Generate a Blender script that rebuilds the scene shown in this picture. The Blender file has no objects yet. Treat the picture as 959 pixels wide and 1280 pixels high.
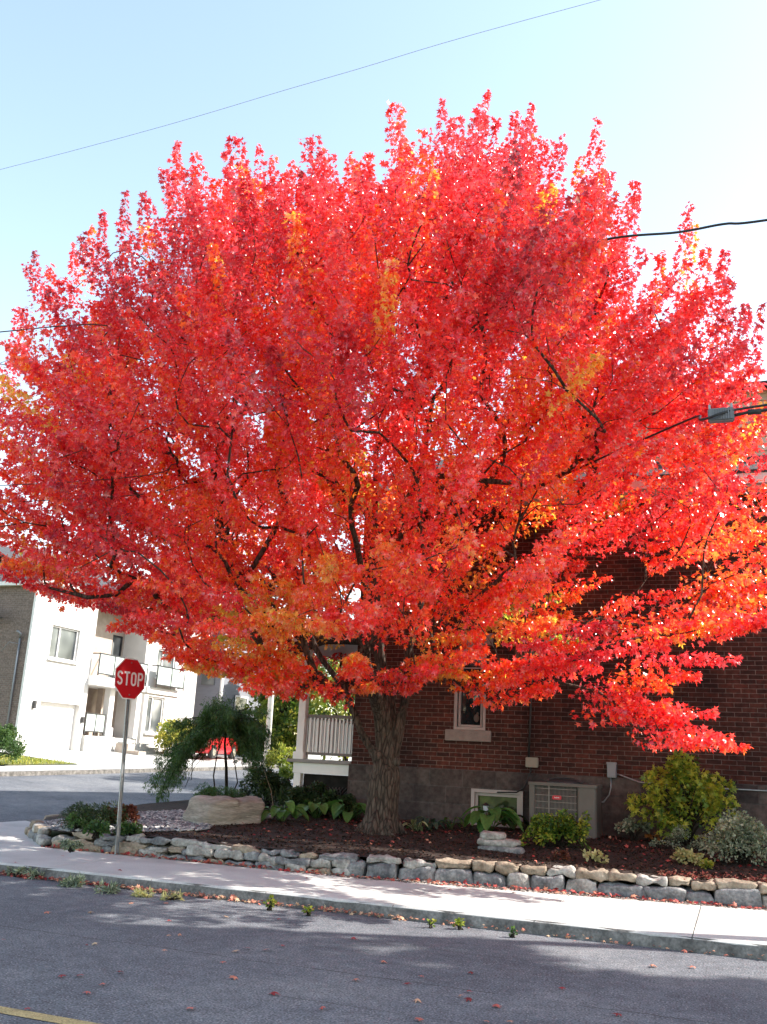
import bpy, bmesh, math, random
import numpy as np
from mathutils import Vector, Matrix, noise
PI = math.pi
S = bpy.context.scene
COL = S.collection
rnd = random.Random(7)
rng = np.random.default_rng(11)

# ------------------------------------------------------------------ camera model (real camera, also used to read distances)
F = 1155.0
YAW, PIT, ROL = [math.radians(a) for a in (21, 15, 2.84)]
EYE = 1.6
_f = Vector((-math.sin(YAW)*math.cos(PIT), math.cos(YAW)*math.cos(PIT), math.sin(PIT)))
_r0 = Vector((math.cos(YAW), math.sin(YAW), 0))
_u0 = _r0.cross(_f)
_R = _r0*math.cos(ROL) + _u0*math.sin(ROL)
_U = -_r0*math.sin(ROL) + _u0*math.cos(ROL)
def at(px, py, x=None, y=None, z=None):
    d = _f + _R*((px-479.5)/F) + _U*((640-py)/F)
    t = x/d.x if x is not None else (y/d.y if y is not None else (z-EYE)/d.z)
    return Vector((0, 0, EYE)) + d*t
cd = bpy.data.cameras.new('camera'); cam = bpy.data.objects.new('camera', cd); COL.objects.link(cam)
M = Matrix((_R, _U, -_f)).transposed().to_4x4(); M.translation = (0, 0, EYE)
cam.matrix_world = M
cd.sensor_fit = 'VERTICAL'; cd.sensor_height = 36; cd.sensor_width = 27; cd.lens = 36*F/1280
cd.clip_start = .1; cd.clip_end = 3000
S.camera = cam

# ------------------------------------------------------------------ light
SAZ, SEL = math.radians(65), math.radians(38)       # azimuth from +Y towards +X
w = bpy.data.worlds.new('World'); S.world = w; w.use_nodes = True
nt = w.node_tree; bg = nt.nodes['Background']
sky = nt.nodes.new('ShaderNodeTexSky'); sky.sky_type = 'NISHITA'; sky.sun_disc = False
sky.sun_elevation = SEL; sky.sun_rotation = SAZ
sky.air_density = 1.0; sky.dust_density = .7; sky.ozone_density = .25; sky.altitude = 60
tn = nt.nodes.new('ShaderNodeMix'); tn.data_type = 'RGBA'; tn.blend_type = 'MULTIPLY'; tn.inputs[0].default_value = 1; tn.inputs[7].default_value = (1.30, 1.17, .98, 1)
nt.links.new(sky.outputs[0], tn.inputs[6]); nt.links.new(tn.outputs[2], bg.inputs[0]); bg.inputs[1].default_value = .15
sl = bpy.data.lights.new('sun', 'SUN'); sl.energy = 4.0; sl.angle = math.radians(.53); sl.color = (1, .955, .88)
so = bpy.data.objects.new('sun', sl); COL.objects.link(so)
SD = Vector((math.cos(SEL)*math.sin(SAZ), math.cos(SEL)*math.cos(SAZ), math.sin(SEL)))
so.rotation_euler = SD.to_track_quat('Z', 'Y').to_euler(); so.location = SD*60
S.view_settings.view_transform = 'Standard'; S.view_settings.look = 'None'
S.view_settings.exposure = 1.62; S.view_settings.gamma = 1

# ------------------------------------------------------------------ object helpers
def tag(o, label=None, cat=None, group=None, kind=None):
    if label: o['label'] = label
    if cat: o['category'] = cat
    if group: o['group'] = group
    if kind: o['kind'] = kind
    return o
def empty(name, loc=(0, 0, 0), rz=0, label=None, cat=None, group=None):
    o = bpy.data.objects.new(name, None); COL.objects.link(o)
    o.location = loc; o.rotation_euler = (0, 0, rz); o.empty_display_size = .2
    return tag(o, label, cat, group)
class MB:
    def __init__(s): s.v = []; s.f = []; s.sm = []
    def add(s, v, f, smooth=False, mat=None):
        n = len(s.v)
        if mat is not None: v = [mat @ Vector(p) for p in v]
        s.v += [tuple(p) for p in v]; s.f += [tuple(i+n for i in q) for q in f]; s.sm += [smooth]*len(f)
        return s
    def box(s, a, b, mat=None, bev=0):
        x0, y0, z0 = [min(a[i], b[i]) for i in range(3)]; x1, y1, z1 = [max(a[i], b[i]) for i in range(3)]
        if bev > 0:
            bm = bmesh.new(); bmesh.ops.create_cube(bm, size=1)
            for v in bm.verts: v.co = ((x0+x1)/2+v.co.x*(x1-x0), (y0+y1)/2+v.co.y*(y1-y0), (z0+z1)/2+v.co.z*(z1-z0))
            bmesh.ops.bevel(bm, geom=bm.edges[:], offset=bev, segments=2, affect='EDGES')
            bm.verts.index_update()
            v = [tuple(q.co) for q in bm.verts]; f = [tuple(q.index for q in p.verts) for p in bm.faces]; bm.free()
            return s.add(v, f, False, mat)
        v = [(x, y, z) for z in (z0, z1) for y in (y0, y1) for x in (x0, x1)]
        f = [(0, 2, 3, 1), (4, 5, 7, 6), (0, 1, 5, 4), (2, 6, 7, 3), (0, 4, 6, 2), (1, 3, 7, 5)]
        return s.add(v, f, False, mat)
    def tube(s, pts, rad, n=8, cap=True, smooth=True, wob=0, mat=None):
        pts = [Vector(p) for p in pts]; m = len(pts)
        rad = rad if hasattr(rad, '__len__') else [rad]*m
        v = []; f = []; ref = None
        for i, p in enumerate(pts):
            t = (pts[min(i+1, m-1)]-pts[max(i-1, 0)])
            t = t.normalized() if t.length > 1e-9 else Vector((0, 0, 1))
            if ref is None:
                ref = Vector((1, 0, 0)) if abs(t.x) < .8 else Vector((0, 1, 0))
            ref = (ref - t*ref.dot(t)).normalized(); b = t.cross(ref)
            for k in range(n):
                a = 2*PI*k/n; r = rad[i]
                if wob: r *= 1+wob*noise.noise(Vector((p.x*2+math.cos(a)*1.5, p.y*2+math.sin(a)*1.5, p.z*1.3)))
                v.append(p+ref*(math.cos(a)*r)+b*(math.sin(a)*r))
        for i in range(m-1):
            for k in range(n):
                f.append((i*n+k, i*n+(k+1) % n, (i+1)*n+(k+1) % n, (i+1)*n+k))
        if cap: f.append(tuple(range(n-1, -1, -1))); f.append(tuple((m-1)*n+k for k in range(n)))
        return s.add(v, f, smooth, mat)
    def prism(s, poly, axis, a, b, mat=None):      # poly 2d, extruded along axis from a to b
        n = len(poly)
        def P(u, w_, t): return {'x': (t, u, w_), 'y': (u, t, w_), 'z': (u, w_, t)}[axis]
        v = [P(u, q, a) for u, q in poly]+[P(u, q, b) for u, q in poly]
        f = [tuple(range(n)), tuple(range(2*n-1, n-1, -1))]+[(i, i+n, (i+1) % n+n, (i+1) % n) for i in range(n)]
        return s.add(v, f, False, mat)
    def grid(s, xs, ys, fn):
        n = len(ys); v = [fn(x, y) for x in xs for y in ys]
        f = [(i*n+j, (i+1)*n+j, (i+1)*n+j+1, i*n+j+1) for i in range(len(xs)-1) for j in range(n-1)]
        return s.add(v, f, True)
    def sphere(s, c, r, seg=12, ring=8, mat=None):
        v = []; f = []
        r = r if hasattr(r, '__len__') else (r, r, r)
        for i in range(ring+1):
            th = PI*i/ring
            for k in range(seg):
                ph = 2*PI*k/seg
                v.append((c[0]+r[0]*math.sin(th)*math.cos(ph), c[1]+r[1]*math.sin(th)*math.sin(ph), c[2]+r[2]*math.cos(th)))
        for i in range(ring):
            for k in range(seg): f.append((i*seg+k, (i+1)*seg+k, (i+1)*seg+(k+1) % seg, i*seg+(k+1) % seg))
        return s.add(v, f, True, mat)
    def build(s, name, mat, parent=None, fix=True):
        me = bpy.data.meshes.new(name); me.from_pydata(s.v, [], s.f); me.update()
        me.polygons.foreach_set('use_smooth', s.sm)
        if fix:
            bm = bmesh.new(); bm.from_mesh(me); bmesh.ops.recalc_face_normals(bm, faces=bm.faces); bm.to_mesh(me); bm.free()
        me.materials.append(mat)
        o = bpy.data.objects.new(name, me); COL.objects.link(o)
        if parent is not None: o.parent = parent
        return o

# ------------------------------------------------------------------ materials
def mat_base(name):
    m = bpy.data.materials.new(name); m.use_nodes = True
    n = m.node_tree; return m, n, n.nodes['Principled BSDF'], n.nodes['Material Output']
def N(nt, t, **k):
    n = nt.nodes.new(t)
    for a, b in k.items():
        if a.startswith('i_'): n.inputs[a[2:].replace('_', ' ')].default_value = b
        else: setattr(n, a, b)
    return n
def ramp(nt, stops, src=None):
    r = nt.nodes.new('ShaderNodeValToRGB'); e = r.color_ramp.elements
    while len(e) > 1: e.remove(e[-1])
    e[0].position = stops[0][0]; e[0].color = (*stops[0][1], 1)
    for p, c in stops[1:]: q = e.new(p); q.color = (*c, 1)
    if src is not None: nt.links.new(src, r.inputs[0])
    return r
def coords(nt, kind='Object', scale=None):
    tc = nt.nodes.new('ShaderNodeTexCoord'); o = tc.outputs[kind]
    if scale:
        mp = nt.nodes.new('ShaderNodeMapping'); mp.inputs['Scale'].default_value = scale
        nt.links.new(o, mp.inputs[0]); o = mp.outputs[0]
    return o
def mix(nt, fac, a, b, mode='MIX'):
    m = nt.nodes.new('ShaderNodeMix'); m.data_type = 'RGBA'; m.blend_type = mode
    for idx, v in ((0, fac), (6, a), (7, b)):
        if isinstance(v, (int, float)): m.inputs[idx].default_value = v
        elif isinstance(v, tuple): m.inputs[idx].default_value = (*v, 1)
        else: nt.links.new(v, m.inputs[idx])
    return m.outputs[2]
def noisy(name, cols, scale=4, rough=.85, bump=.3, bscale=None, detail=8, stretch=None, spec=.3, fine=None, metal=0, bdist=.02, speck=None):
    m, n, p, o = mat_base(name)
    c = coords(n, 'Object', stretch)
    t = N(n, 'ShaderNodeTexNoise', i_Scale=scale, i_Detail=detail, i_Roughness=.6); n.links.new(c, t.inputs[0])
    k = len(cols); r = ramp(n, [(.3+.4*i/(k-1) if k > 1 else .5, cc) for i, cc in enumerate(cols)], t.outputs[0])
    out = r.outputs[0]
    if fine:
        t3 = N(n, 'ShaderNodeTexNoise', i_Scale=fine[0], i_Detail=3.0); n.links.new(c, t3.inputs[0])
        r3 = ramp(n, [(.3, (1-fine[1],)*3), (.7, (1+fine[1],)*3)], t3.outputs[0])
        out = mix(n, 1.0, out, r3.outputs[0], 'MULTIPLY')
    if speck:
        v = N(n, 'ShaderNodeTexVoronoi', i_Scale=speck[0]); n.links.new(c, v.inputs[0])
        r4 = ramp(n, [(speck[2], (1,)*3), (speck[2]+.05, (0,)*3)], v.outputs[0])
        out = mix(n, r4.outputs[0], out, speck[1])
    n.links.new(out, p.inputs['Base Color'])
    p.inputs['Roughness'].default_value = rough; p.inputs['Metallic'].default_value = metal
    p.inputs['Specular IOR Level'].default_value = spec
    if bump:
        t2 = N(n, 'ShaderNodeTexNoise', i_Scale=bscale or scale*6, i_Detail=6.0); n.links.new(c, t2.inputs[0])
        b = N(n, 'ShaderNodeBump', i_Strength=bump, i_Distance=bdist); n.links.new(t2.outputs[0], b.inputs['Height'])
        n.links.new(b.outputs[0], p.inputs['Normal'])
    return m
def plain(name, c, rough=.5, metal=0, spec=.5, var=.12):
    m = noisy(name, [tuple(x*(1-var) for x in c), tuple(min(1, x*(1+var)) for x in c)], 5, rough, .12, 60, spec=spec, metal=metal, bdist=.004)
    return m
def leafmat(name, stops, trans=.4, rough=.45, spec=.5, tcol=1.25, shift=(1, 1, 1), under=None):
    m, n, p, o = mat_base(name)
    a = N(n, 'ShaderNodeAttribute', attribute_name='tint')
    r = ramp(n, stops, a.outputs['Fac'])
    geo = N(n, 'ShaderNodeTexCoord')
    t = N(n, 'ShaderNodeTexNoise', i_Scale=24.0, i_Detail=2.0); n.links.new(geo.outputs['Object'], t.inputs[0])
    rv = ramp(n, [(.3, (.75,)*3), (.7, (1.2,)*3)], t.outputs[0])
    col = mix(n, 1.0, r.outputs[0], rv.outputs[0], 'MULTIPLY')
    if under:                                   # paler leaf underside
        ge = N(n, 'ShaderNodeNewGeometry'); mu = N(n, 'ShaderNodeMath', operation='MULTIPLY'); mu.inputs[1].default_value = under[1]
        n.links.new(ge.outputs['Backfacing'], mu.inputs[0]); bc = mix(n, mu.outputs[0], col, under[0])
    else: bc = col
    n.links.new(bc, p.inputs['Base Color']); p.inputs['Roughness'].default_value = rough
    p.inputs['Specular IOR Level'].default_value = spec
    if under: p.inputs['Coat Weight'].default_value = .6; p.inputs['Coat Roughness'].default_value = .2
    tr = N(n, 'ShaderNodeBsdfTranslucent')
    tc = mix(n, 1.0, col, tuple(tcol*s for s in shift), 'MULTIPLY'); n.links.new(tc, tr.inputs[0])
    mx = N(n, 'ShaderNodeMixShader'); mx.inputs[0].default_value = trans
    n.links.new(p.outputs[0], mx.inputs[1]); n.links.new(tr.outputs[0], mx.inputs[2])
    n.links.new(mx.outputs[0], o.inputs[0])
    return m

# asphalt
def asphalt():
    m, n, p, o = mat_base('asphalt')
    c = coords(n, 'Object')
    big = N(n, 'ShaderNodeTexNoise', i_Scale=.55, i_Detail=8.0, i_Roughness=.62); n.links.new(c, big.inputs[0])
    r1 = ramp(n, [(.3, (.080, .084, .096)), (.5, (.122, .127, .14)), (.7, (.175, .177, .182))], big.outputs[0])
    midn = N(n, 'ShaderNodeTexNoise', i_Scale=7.0, i_Detail=8.0, i_Roughness=.7); n.links.new(c, midn.inputs[0])
    rmid = ramp(n, [(.3, (.70,)*3), (.7, (1.25,)*3)], midn.outputs[0])
    fine = N(n, 'ShaderNodeTexNoise', i_Scale=62.0, i_Detail=4.0); n.links.new(c, fine.inputs[0])
    r2 = ramp(n, [(.38, (.52,)*3), (.62, (1.48,)*3)], fine.outputs[0])
    col = mix(n, 1.0, r1.outputs[0], r2.outputs[0], 'MULTIPLY')
    col = mix(n, 1.0, col, rmid.outputs[0], 'MULTIPLY')
    v = N(n, 'ShaderNodeTexVoronoi', i_Scale=30.0); n.links.new(c, v.inputs[0])
    rs = ramp(n, [(.12, (1,)*3), (.2, (0,)*3)], v.outputs[0])
    m0 = N(n, 'ShaderNodeMath', operation='MULTIPLY'); m0.inputs[1].default_value = .8; n.links.new(rs.outputs[0], m0.inputs[0])
    col = mix(n, m0.outputs[0], col, (.36, .35, .33))
    # paving seams running along the street, wavering and broken
    sp = N(n, 'ShaderNodeSeparateXYZ'); n.links.new(c, sp.inputs[0])
    wv = N(n, 'ShaderNodeTexNoise', i_Scale=1.4, i_Detail=9.0, i_Roughness=.7); n.links.new(c, wv.inputs[0])
    brk = N(n, 'ShaderNodeTexNoise', i_Scale=.9, i_Detail=3.0); n.links.new(c, brk.inputs[0])
    rb = ramp(n, [(.40, (0,)*3), (.52, (1,)*3)], brk.outputs[0])
    for y0, wd, am in ((7.25, .010, .16), (6.35, .007, .10), (8.55, .005, .22), (3.1, .01, .2)):
        a1 = N(n, 'ShaderNodeMath', operation='MULTIPLY_ADD'); a1.inputs[1].default_value = am; a1.inputs[2].default_value = -y0-am/2
        n.links.new(wv.outputs[0], a1.inputs[0])
        a2 = N(n, 'ShaderNodeMath', operation='ADD'); n.links.new(a1.outputs[0], a2.inputs[0]); n.links.new(sp.outputs[1], a2.inputs[1])
        a3 = N(n, 'ShaderNodeMath', operation='ABSOLUTE'); n.links.new(a2.outputs[0], a3.inputs[0])
        rr_ = ramp(n, [(wd*.4, (1,)*3), (wd, (0,)*3)], a3.outputs[0])
        mm_ = N(n, 'ShaderNodeMath', operation='MULTIPLY'); n.links.new(rr_.outputs[0], mm_.inputs[0]); n.links.new(rb.outputs[0], mm_.inputs[1])
        col = mix(n, mm_.outputs[0], col, (.045, .045, .045))
    n.links.new(col, p.inputs['Base Color']); p.inputs['Roughness'].default_value = .85; p.inputs['Specular IOR Level'].default_value = .25
    b = N(n, 'ShaderNodeBump', i_Strength=.6, i_Distance=.008); n.links.new(fine.outputs[0], b.inputs['Height']); n.links.new(b.outputs[0], p.inputs['Normal'])
    return m
def brickmat(name, c1, c2, mortar, rot, bw=.24, bh=.078, stain=True, ms=.006):
    m, n, p, o = mat_base(name)
    tc = coords(n, 'Object')
    sp = N(n, 'ShaderNodeSeparateXYZ'); n.links.new(tc, sp.inputs[0])
    cb = N(n, 'ShaderNodeCombineXYZ')
    n.links.new(sp.outputs[rot], cb.inputs[0]); n.links.new(sp.outputs[2], cb.inputs[1])
    b = N(n, 'ShaderNodeTexBrick'); b.offset = .5
    b.inputs['Scale'].default_value = 1; b.inputs['Brick Width'].default_value = bw; b.inputs['Row Height'].default_value = bh
    b.inputs['Mortar Size'].default_value = ms; b.inputs['Mortar Smooth'].default_value = .15; b.inputs['Bias'].default_value = 0
    b.inputs['Color1'].default_value = (*c1, 1); b.inputs['Color2'].default_value = (*c2, 1); b.inputs['Mortar'].default_value = (*mortar, 1)
    # slightly uneven joints
    nz = N(n, 'ShaderNodeTexNoise', i_Scale=5.0, i_Detail=3.0); n.links.new(cb.outputs[0], nz.inputs[0])
    ad = N(n, 'ShaderNodeMixRGB'); ad.blend_type = 'ADD'; ad.inputs[0].default_value = .008
    n.links.new(cb.outputs[0], ad.inputs[1]); n.links.new(nz.outputs['Color'], ad.inputs[2]); n.links.new(ad.outputs[0], b.inputs[0])
    g = N(n, 'ShaderNodeTexNoise', i_Scale=14.0, i_Detail=6.0); n.links.new(tc, g.inputs[0])
    rg = ramp(n, [(.25, (.6,)*3), (.75, (1.4,)*3)], g.outputs[0])
    col = mix(n, 1.0, b.outputs[0], rg.outputs[0], 'MULTIPLY')
    if stain:
        s = N(n, 'ShaderNodeTexNoise', i_Scale=.8, i_Detail=4.0); mp = N(n, 'ShaderNodeMapping'); mp.inputs['Scale'].default_value = (1.6, 1, .5)
        n.links.new(tc, mp.inputs[0]); n.links.new(mp.outputs[0], s.inputs[0])
        rs = ramp(n, [(.35, (.62, .62, .66)), (.5, (1,)*3), (.68, (1.3, 1.2, 1.15))], s.outputs[0])
        col = mix(n, 1.0, col, rs.outputs[0], 'MULTIPLY')
    n.links.new(col, p.inputs['Base Color']); p.inputs['Roughness'].default_value = .88; p.inputs['Specular IOR Level'].default_value = .2
    mt = N(n, 'ShaderNodeMath', operation='MULTIPLY_ADD'); mt.inputs[1].default_value = -1; n.links.new(b.outputs['Fac'], mt.inputs[0])
    m2 = N(n, 'ShaderNodeMath', operation='MULTIPLY'); m2.inputs[1].default_value = .25; n.links.new(g.outputs[0], m2.inputs[0]); n.links.new(m2.outputs[0], mt.inputs[2])
    bp = N(n, 'ShaderNodeBump', i_Strength=.8, i_Distance=.008); n.links.new(mt.outputs[0], bp.inputs['Height']); n.links.new(bp.outputs[0], p.inputs['Normal'])
    return m
def glassmat(name, c=(.012, .015, .017), rough=.04):
    m, n, p, o = mat_base(name)
    t = N(n, 'ShaderNodeTexNoise', i_Scale=1.5); n.links.new(coords(n), t.inputs[0])
    r = ramp(n, [(.3, c), (.7, tuple(x*2.2 for x in c))], t.outputs[0]); n.links.new(r.outputs[0], p.inputs['Base Color'])
    p.inputs['Roughness'].default_value = rough; p.inputs['Specular IOR Level'].default_value = .8
    return m
def barkmat(name, cols, sc=1):
    m, n, p, o = mat_base(name)
    c = coords(n, 'Object', (13*sc, 13*sc, 3.2*sc))
    t = N(n, 'ShaderNodeTexNoise', i_Scale=1.6, i_Detail=8.0, i_Roughness=.65); n.links.new(c, t.inputs[0])
    v = N(n, 'ShaderNodeTexVoronoi', feature='DISTANCE_TO_EDGE', i_Scale=1.3); n.links.new(c, v.inputs[0])
    r = ramp(n, [(.3, cols[0]), (.5, cols[1]), (.7, cols[2])], t.outputs[0])
    rv = ramp(n, [(0, (.35,)*3), (.14, (1,)*3)], v.outputs[0])
    col = mix(n, .8, r.outputs[0], rv.outputs[0], 'MULTIPLY')
    n.links.new(col, p.inputs['Base Color']); p.inputs['Roughness'].default_value = .9; p.inputs['Specular IOR Level'].default_value = .15
    a = N(n, 'ShaderNodeMath', operation='ADD'); n.links.new(t.outputs[0], a.inputs[0]); n.links.new(rv.outputs[0], a.inputs[1])
    b = N(n, 'ShaderNodeBump', i_Strength=1.0, i_Distance=.03); n.links.new(a.outputs[0], b.inputs['Height']); n.links.new(b.outputs[0], p.inputs['Normal'])
    return m

MT = {}
MT['asphalt'] = asphalt()
MT['concrete'] = noisy('concrete', [(.38, .37, .35), (.47, .46, .435), (.52, .51, .48)], 1.3, .9, .35, 90, fine=(55, .10), bdist=.004, speck=(9, (.30, .28, .25), .035))
MT['curb'] = noisy('curb concrete', [(.07, .066, .06), (.14, .13, .12), (.24, .225, .205)], 7, .92, .8, 40, fine=(40, .25), bdist=.01)
MT['drive'] = noisy('drive concrete', [(.42, .41, .39), (.52, .51, .48)], .8, .9, .2, 60, fine=(40, .08))
MT['soil'] = noisy('soil', [(.020, .012, .010), (.036, .022, .017), (.06, .038, .028)], 9, .95, .9, 60, fine=(70, .4))
MT['grass'] = noisy('grass', [(.05, .075, .02), (.10, .12, .035), (.20, .17, .07)], 1.2, .9, .7, 90, fine=(50, .35))
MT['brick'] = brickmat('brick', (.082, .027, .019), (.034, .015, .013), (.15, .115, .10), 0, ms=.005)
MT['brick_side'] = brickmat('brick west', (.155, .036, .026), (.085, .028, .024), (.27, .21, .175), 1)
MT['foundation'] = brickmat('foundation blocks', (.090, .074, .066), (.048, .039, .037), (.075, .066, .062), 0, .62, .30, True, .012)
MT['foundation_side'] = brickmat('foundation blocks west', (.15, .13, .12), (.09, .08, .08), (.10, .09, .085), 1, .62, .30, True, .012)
MT['farbrick'] = brickmat('pale brown brick', (.21, .155, .135), (.16, .12, .105), (.24, .21, .19), 0, .24, .08, False)
MT['white'] = plain('white paint', (.72, .70, .68), .5, var=.05)
MT['frame'] = plain('aged white frame', (.36, .32, .30), .55, var=.12)
MT['sill'] = noisy('stone sill', [(.21, .175, .16), (.29, .245, .22)], 8, .85, .3, 60)
MT['stucco'] = noisy('white stucco', [(.58, .56, .53), (.68, .66, .63)], 1.2, .9, .3, 80, bdist=.006)
MT['tan'] = noisy('tan cladding', [(.36, .29, .24), (.48, .40, .34)], 3, .85, .3, 30)
MT['glass'] = glassmat('window glass')
MT['glass_green_reflection'] = noisy('basement glass with painted reflection', [(.012, .016, .010), (.03, .045, .015), (.10, .14, .04)], 2.6, .06, 0, spec=.7, detail=3)  # green garden reflection painted into the glass colour
MT['glasspanel'] = glassmat('balcony glass', (.28, .32, .30), .1)
MT['dark'] = plain('dark metal', (.03, .03, .032), .5)
MT['black'] = plain('black rubber', (.012, .012, .013), .6)
MT['galv'] = noisy('galvanised steel', [(.22, .23, .24), (.34, .35, .36)], 9, .45, .15, 60, metal=.7, spec=.5)
MT['red'] = noisy('red sign sheeting', [(.50, .008, .018), (.56, .012, .022)], 3, .38, .05, 60, spec=.4)
MT['signwhite'] = plain('white sheeting', (.80, .79, .78), .4, var=.03)
MT['alu'] = plain('sign aluminium', (.6, .6, .6), .4, .8)
MT['carpaint'] = plain('red car paint', (.55, .012, .02), .25, 0, .6, .05)
MT['chrome'] = plain('bright metal', (.6, .6, .6), .25, .9)
MT['lamp'] = plain('lamp lens', (.75, .76, .74), .15)
MT['ac'] = plain('beige ac paint', (.11, .098, .085), .5, 0, .4, .10)
MT['acbar'] = plain('ac guard wire', (.20, .18, .155), .5)
MT['acbox'] = plain('meter box grey', (.20, .21, .23), .5)
MT['jbox'] = plain('junction box beige', (.22, .20, .16), .6)
MT['siding'] = noisy('cream siding', [(.60, .54, .40), (.68, .62, .48)], 2, .6, .1, 30)
MT['shingle'] = brickmat('asphalt shingles', (.055, .055, .060), (.085, .083, .085), (.03, .03, .03), 0, .33, .09, False, .006)
MT['greywall'] = noisy('grey siding', [(.17, .175, .20), (.21, .215, .24)], 2, .7, .15, 30, stretch=(1, 1, 8))
MT['slate'] = noisy('slate gravel', [(.07, .07, .085), (.20, .20, .215), (.30, .29, .29), (.55, .52, .48)], 26, .85, .3, 80)
def cellmat(name, stops, scale):
    m, n, p, o = mat_base(name); v = N(n, 'ShaderNodeTexVoronoi', i_Scale=scale); n.links.new(coords(n), v.inputs[0])
    sp = N(n, 'ShaderNodeSeparateColor'); n.links.new(v.outputs['Color'], sp.inputs[0]); r_ = ramp(n, stops, sp.outputs[0])
    t = N(n, 'ShaderNodeTexNoise', i_Scale=60.0, i_Detail=5.0); n.links.new(coords(n), t.inputs[0]); r2 = ramp(n, [(.3, (.7,)*3), (.7, (1.3,)*3)], t.outputs[0])
    n.links.new(mix(n, 1.0, r_.outputs[0], r2.outputs[0], 'MULTIPLY'), p.inputs['Base Color']); p.inputs['Roughness'].default_value = .85; p.inputs['Specular IOR Level'].default_value = .25
    return m
MT['slate'] = cellmat('slate gravel', [(0, (.06, .06, .07)), (.35, (.17, .17, .18)), (.7, (.32, .31, .30)), (1, (.58, .56, .52))], 17)
MT['stone_grey'] = noisy('blue grey wall stone', [(.08, .08, .085), (.17, .17, .172), (.32, .31, .295)], 5, .88, .9, 22, fine=(30, .3), bdist=.02, detail=10)
MT['stone_tan'] = noisy('tan flagstone', [(.13, .10, .07), (.26, .205, .15), (.38, .32, .245)], 5, .88, .9, 24, fine=(30, .25), bdist=.02, detail=10)
MT['stone_pale'] = noisy('pale limestone', [(.17, .155, .14), (.31, .29, .26), (.46, .44, .405)], 6, .88, .9, 22, fine=(30, .25), bdist=.02, detail=10)
MT['boulder'] = noisy('sandstone boulder', [(.18, .155, .125), (.31, .27, .22), (.46, .42, .36)], 2.2, .9, .9, 16, stretch=(1, 1, 6), fine=(12, .2), bdist=.03, detail=10)
MT['bark'] = barkmat('maple bark', [(.035, .026, .021), (.085, .063, .050), (.15, .115, .09)])
MT['bark2'] = barkmat('dark bark', [(.02, .016, .013), (.045, .035, .028), (.08, .065, .05)], 3)
MT['twig'] = plain('dry stalks', (.22, .15, .09), .8)
MT['polewood'] = noisy('weathered pole wood', [(.30, .27, .23), (.46, .42, .37)], 3, .85, .4, 20, stretch=(6, 6, .5))
MT['yellowpaint'] = noisy('worn yellow paint', [(.16, .14, .09), (.36, .28, .13), (.42, .33, .16)], 6, .85, .3, 90, fine=(90, .4))
MT['ivory'] = plain('pale ceramic', (.42, .38, .30), .5)

def mix_ramp(cols):
    k = len(cols); return [(i/(k-1), c) for i, c in enumerate(cols)]
MT['maple'] = leafmat('red maple leaf', [(0, (.30, .015, .042)), (.2, (.57, .026, .055)), (.40, (.73, .033, .044)), (.54, (.79, .068, .03)), (.67, (.76, .16, .03)), (.79, (.78, .36, .06)), (.90, (.70, .50, .11)), (1, (.30, .32, .06))], .52, .26, 1.0, 1.5, (1.1, 1.35, .8), ((.88, .40, .40), .26))
MT['litter'] = leafmat('fallen maple leaf', [(0, (.10, .02, .02)), (.3, (.34, .03, .035)), (.6, (.46, .12, .09)), (.8, (.5, .22, .14)), (1, (.55, .42, .26))], .15, .7, .3)
def greens(name, cols, tr=.3, rough=.5): return leafmat(name, mix_ramp(cols), tr, rough, .4, 1.3, (1.1, 1.15, .6))
MT['g_dark'] = greens('dark green leaf', [(.012, .025, .010), (.03, .055, .018), (.06, .09, .025)])
MT['g_mid'] = greens('mid green leaf', [(.025, .06, .018), (.05, .11, .03), (.11, .17, .045)])
MT['g_hosta'] = greens('hosta leaf', [(.05, .13, .03), (.08, .19, .045), (.13, .26, .06)])
MT['g_bluehosta'] = greens('blue hosta leaf', [(.035, .06, .045), (.05, .09, .06), (.08, .12, .08)])
MT['g_lime'] = greens('yellow green leaf', [(.05, .10, .018), (.14, .20, .025), (.30, .30, .035), (.40, .34, .05)], .4)
MT['g_bush'] = greens('lime bush leaf', [(.04, .09, .015), (.13, .21, .03), (.30, .34, .04), (.50, .46, .07)], .45)
MT['g_far'] = greens('sunny far leaf', [(.05, .10, .02), (.14, .20, .03), (.34, .34, .07), (.5, .42, .10)], .4)
MT['g_var'] = greens('variegated leaf', [(.03, .07, .03), (.08, .13, .05), (.30, .33, .18), (.50, .50, .30)])
MT['g_silver'] = greens('silver leaf', [(.06, .09, .06), (.16, .20, .14), (.34, .37, .27), (.5, .5, .36)])
MT['g_rust'] = greens('rust leaf', [(.07, .02, .015), (.14, .04, .025), (.20, .09, .03)])
MT['g_cream'] = greens('cream leaf', [(.30, .28, .12), (.50, .46, .22), (.62, .56, .32)])
MT['g_orange'] = greens('amber leaf', [(.25, .08, .02), (.42, .18, .05)])
MT['g_juniper'] = greens('weeping juniper', [(.025, .06, .014), (.055, .12, .025), (.08, .14, .035), (.15, .15, .035)])

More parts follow.
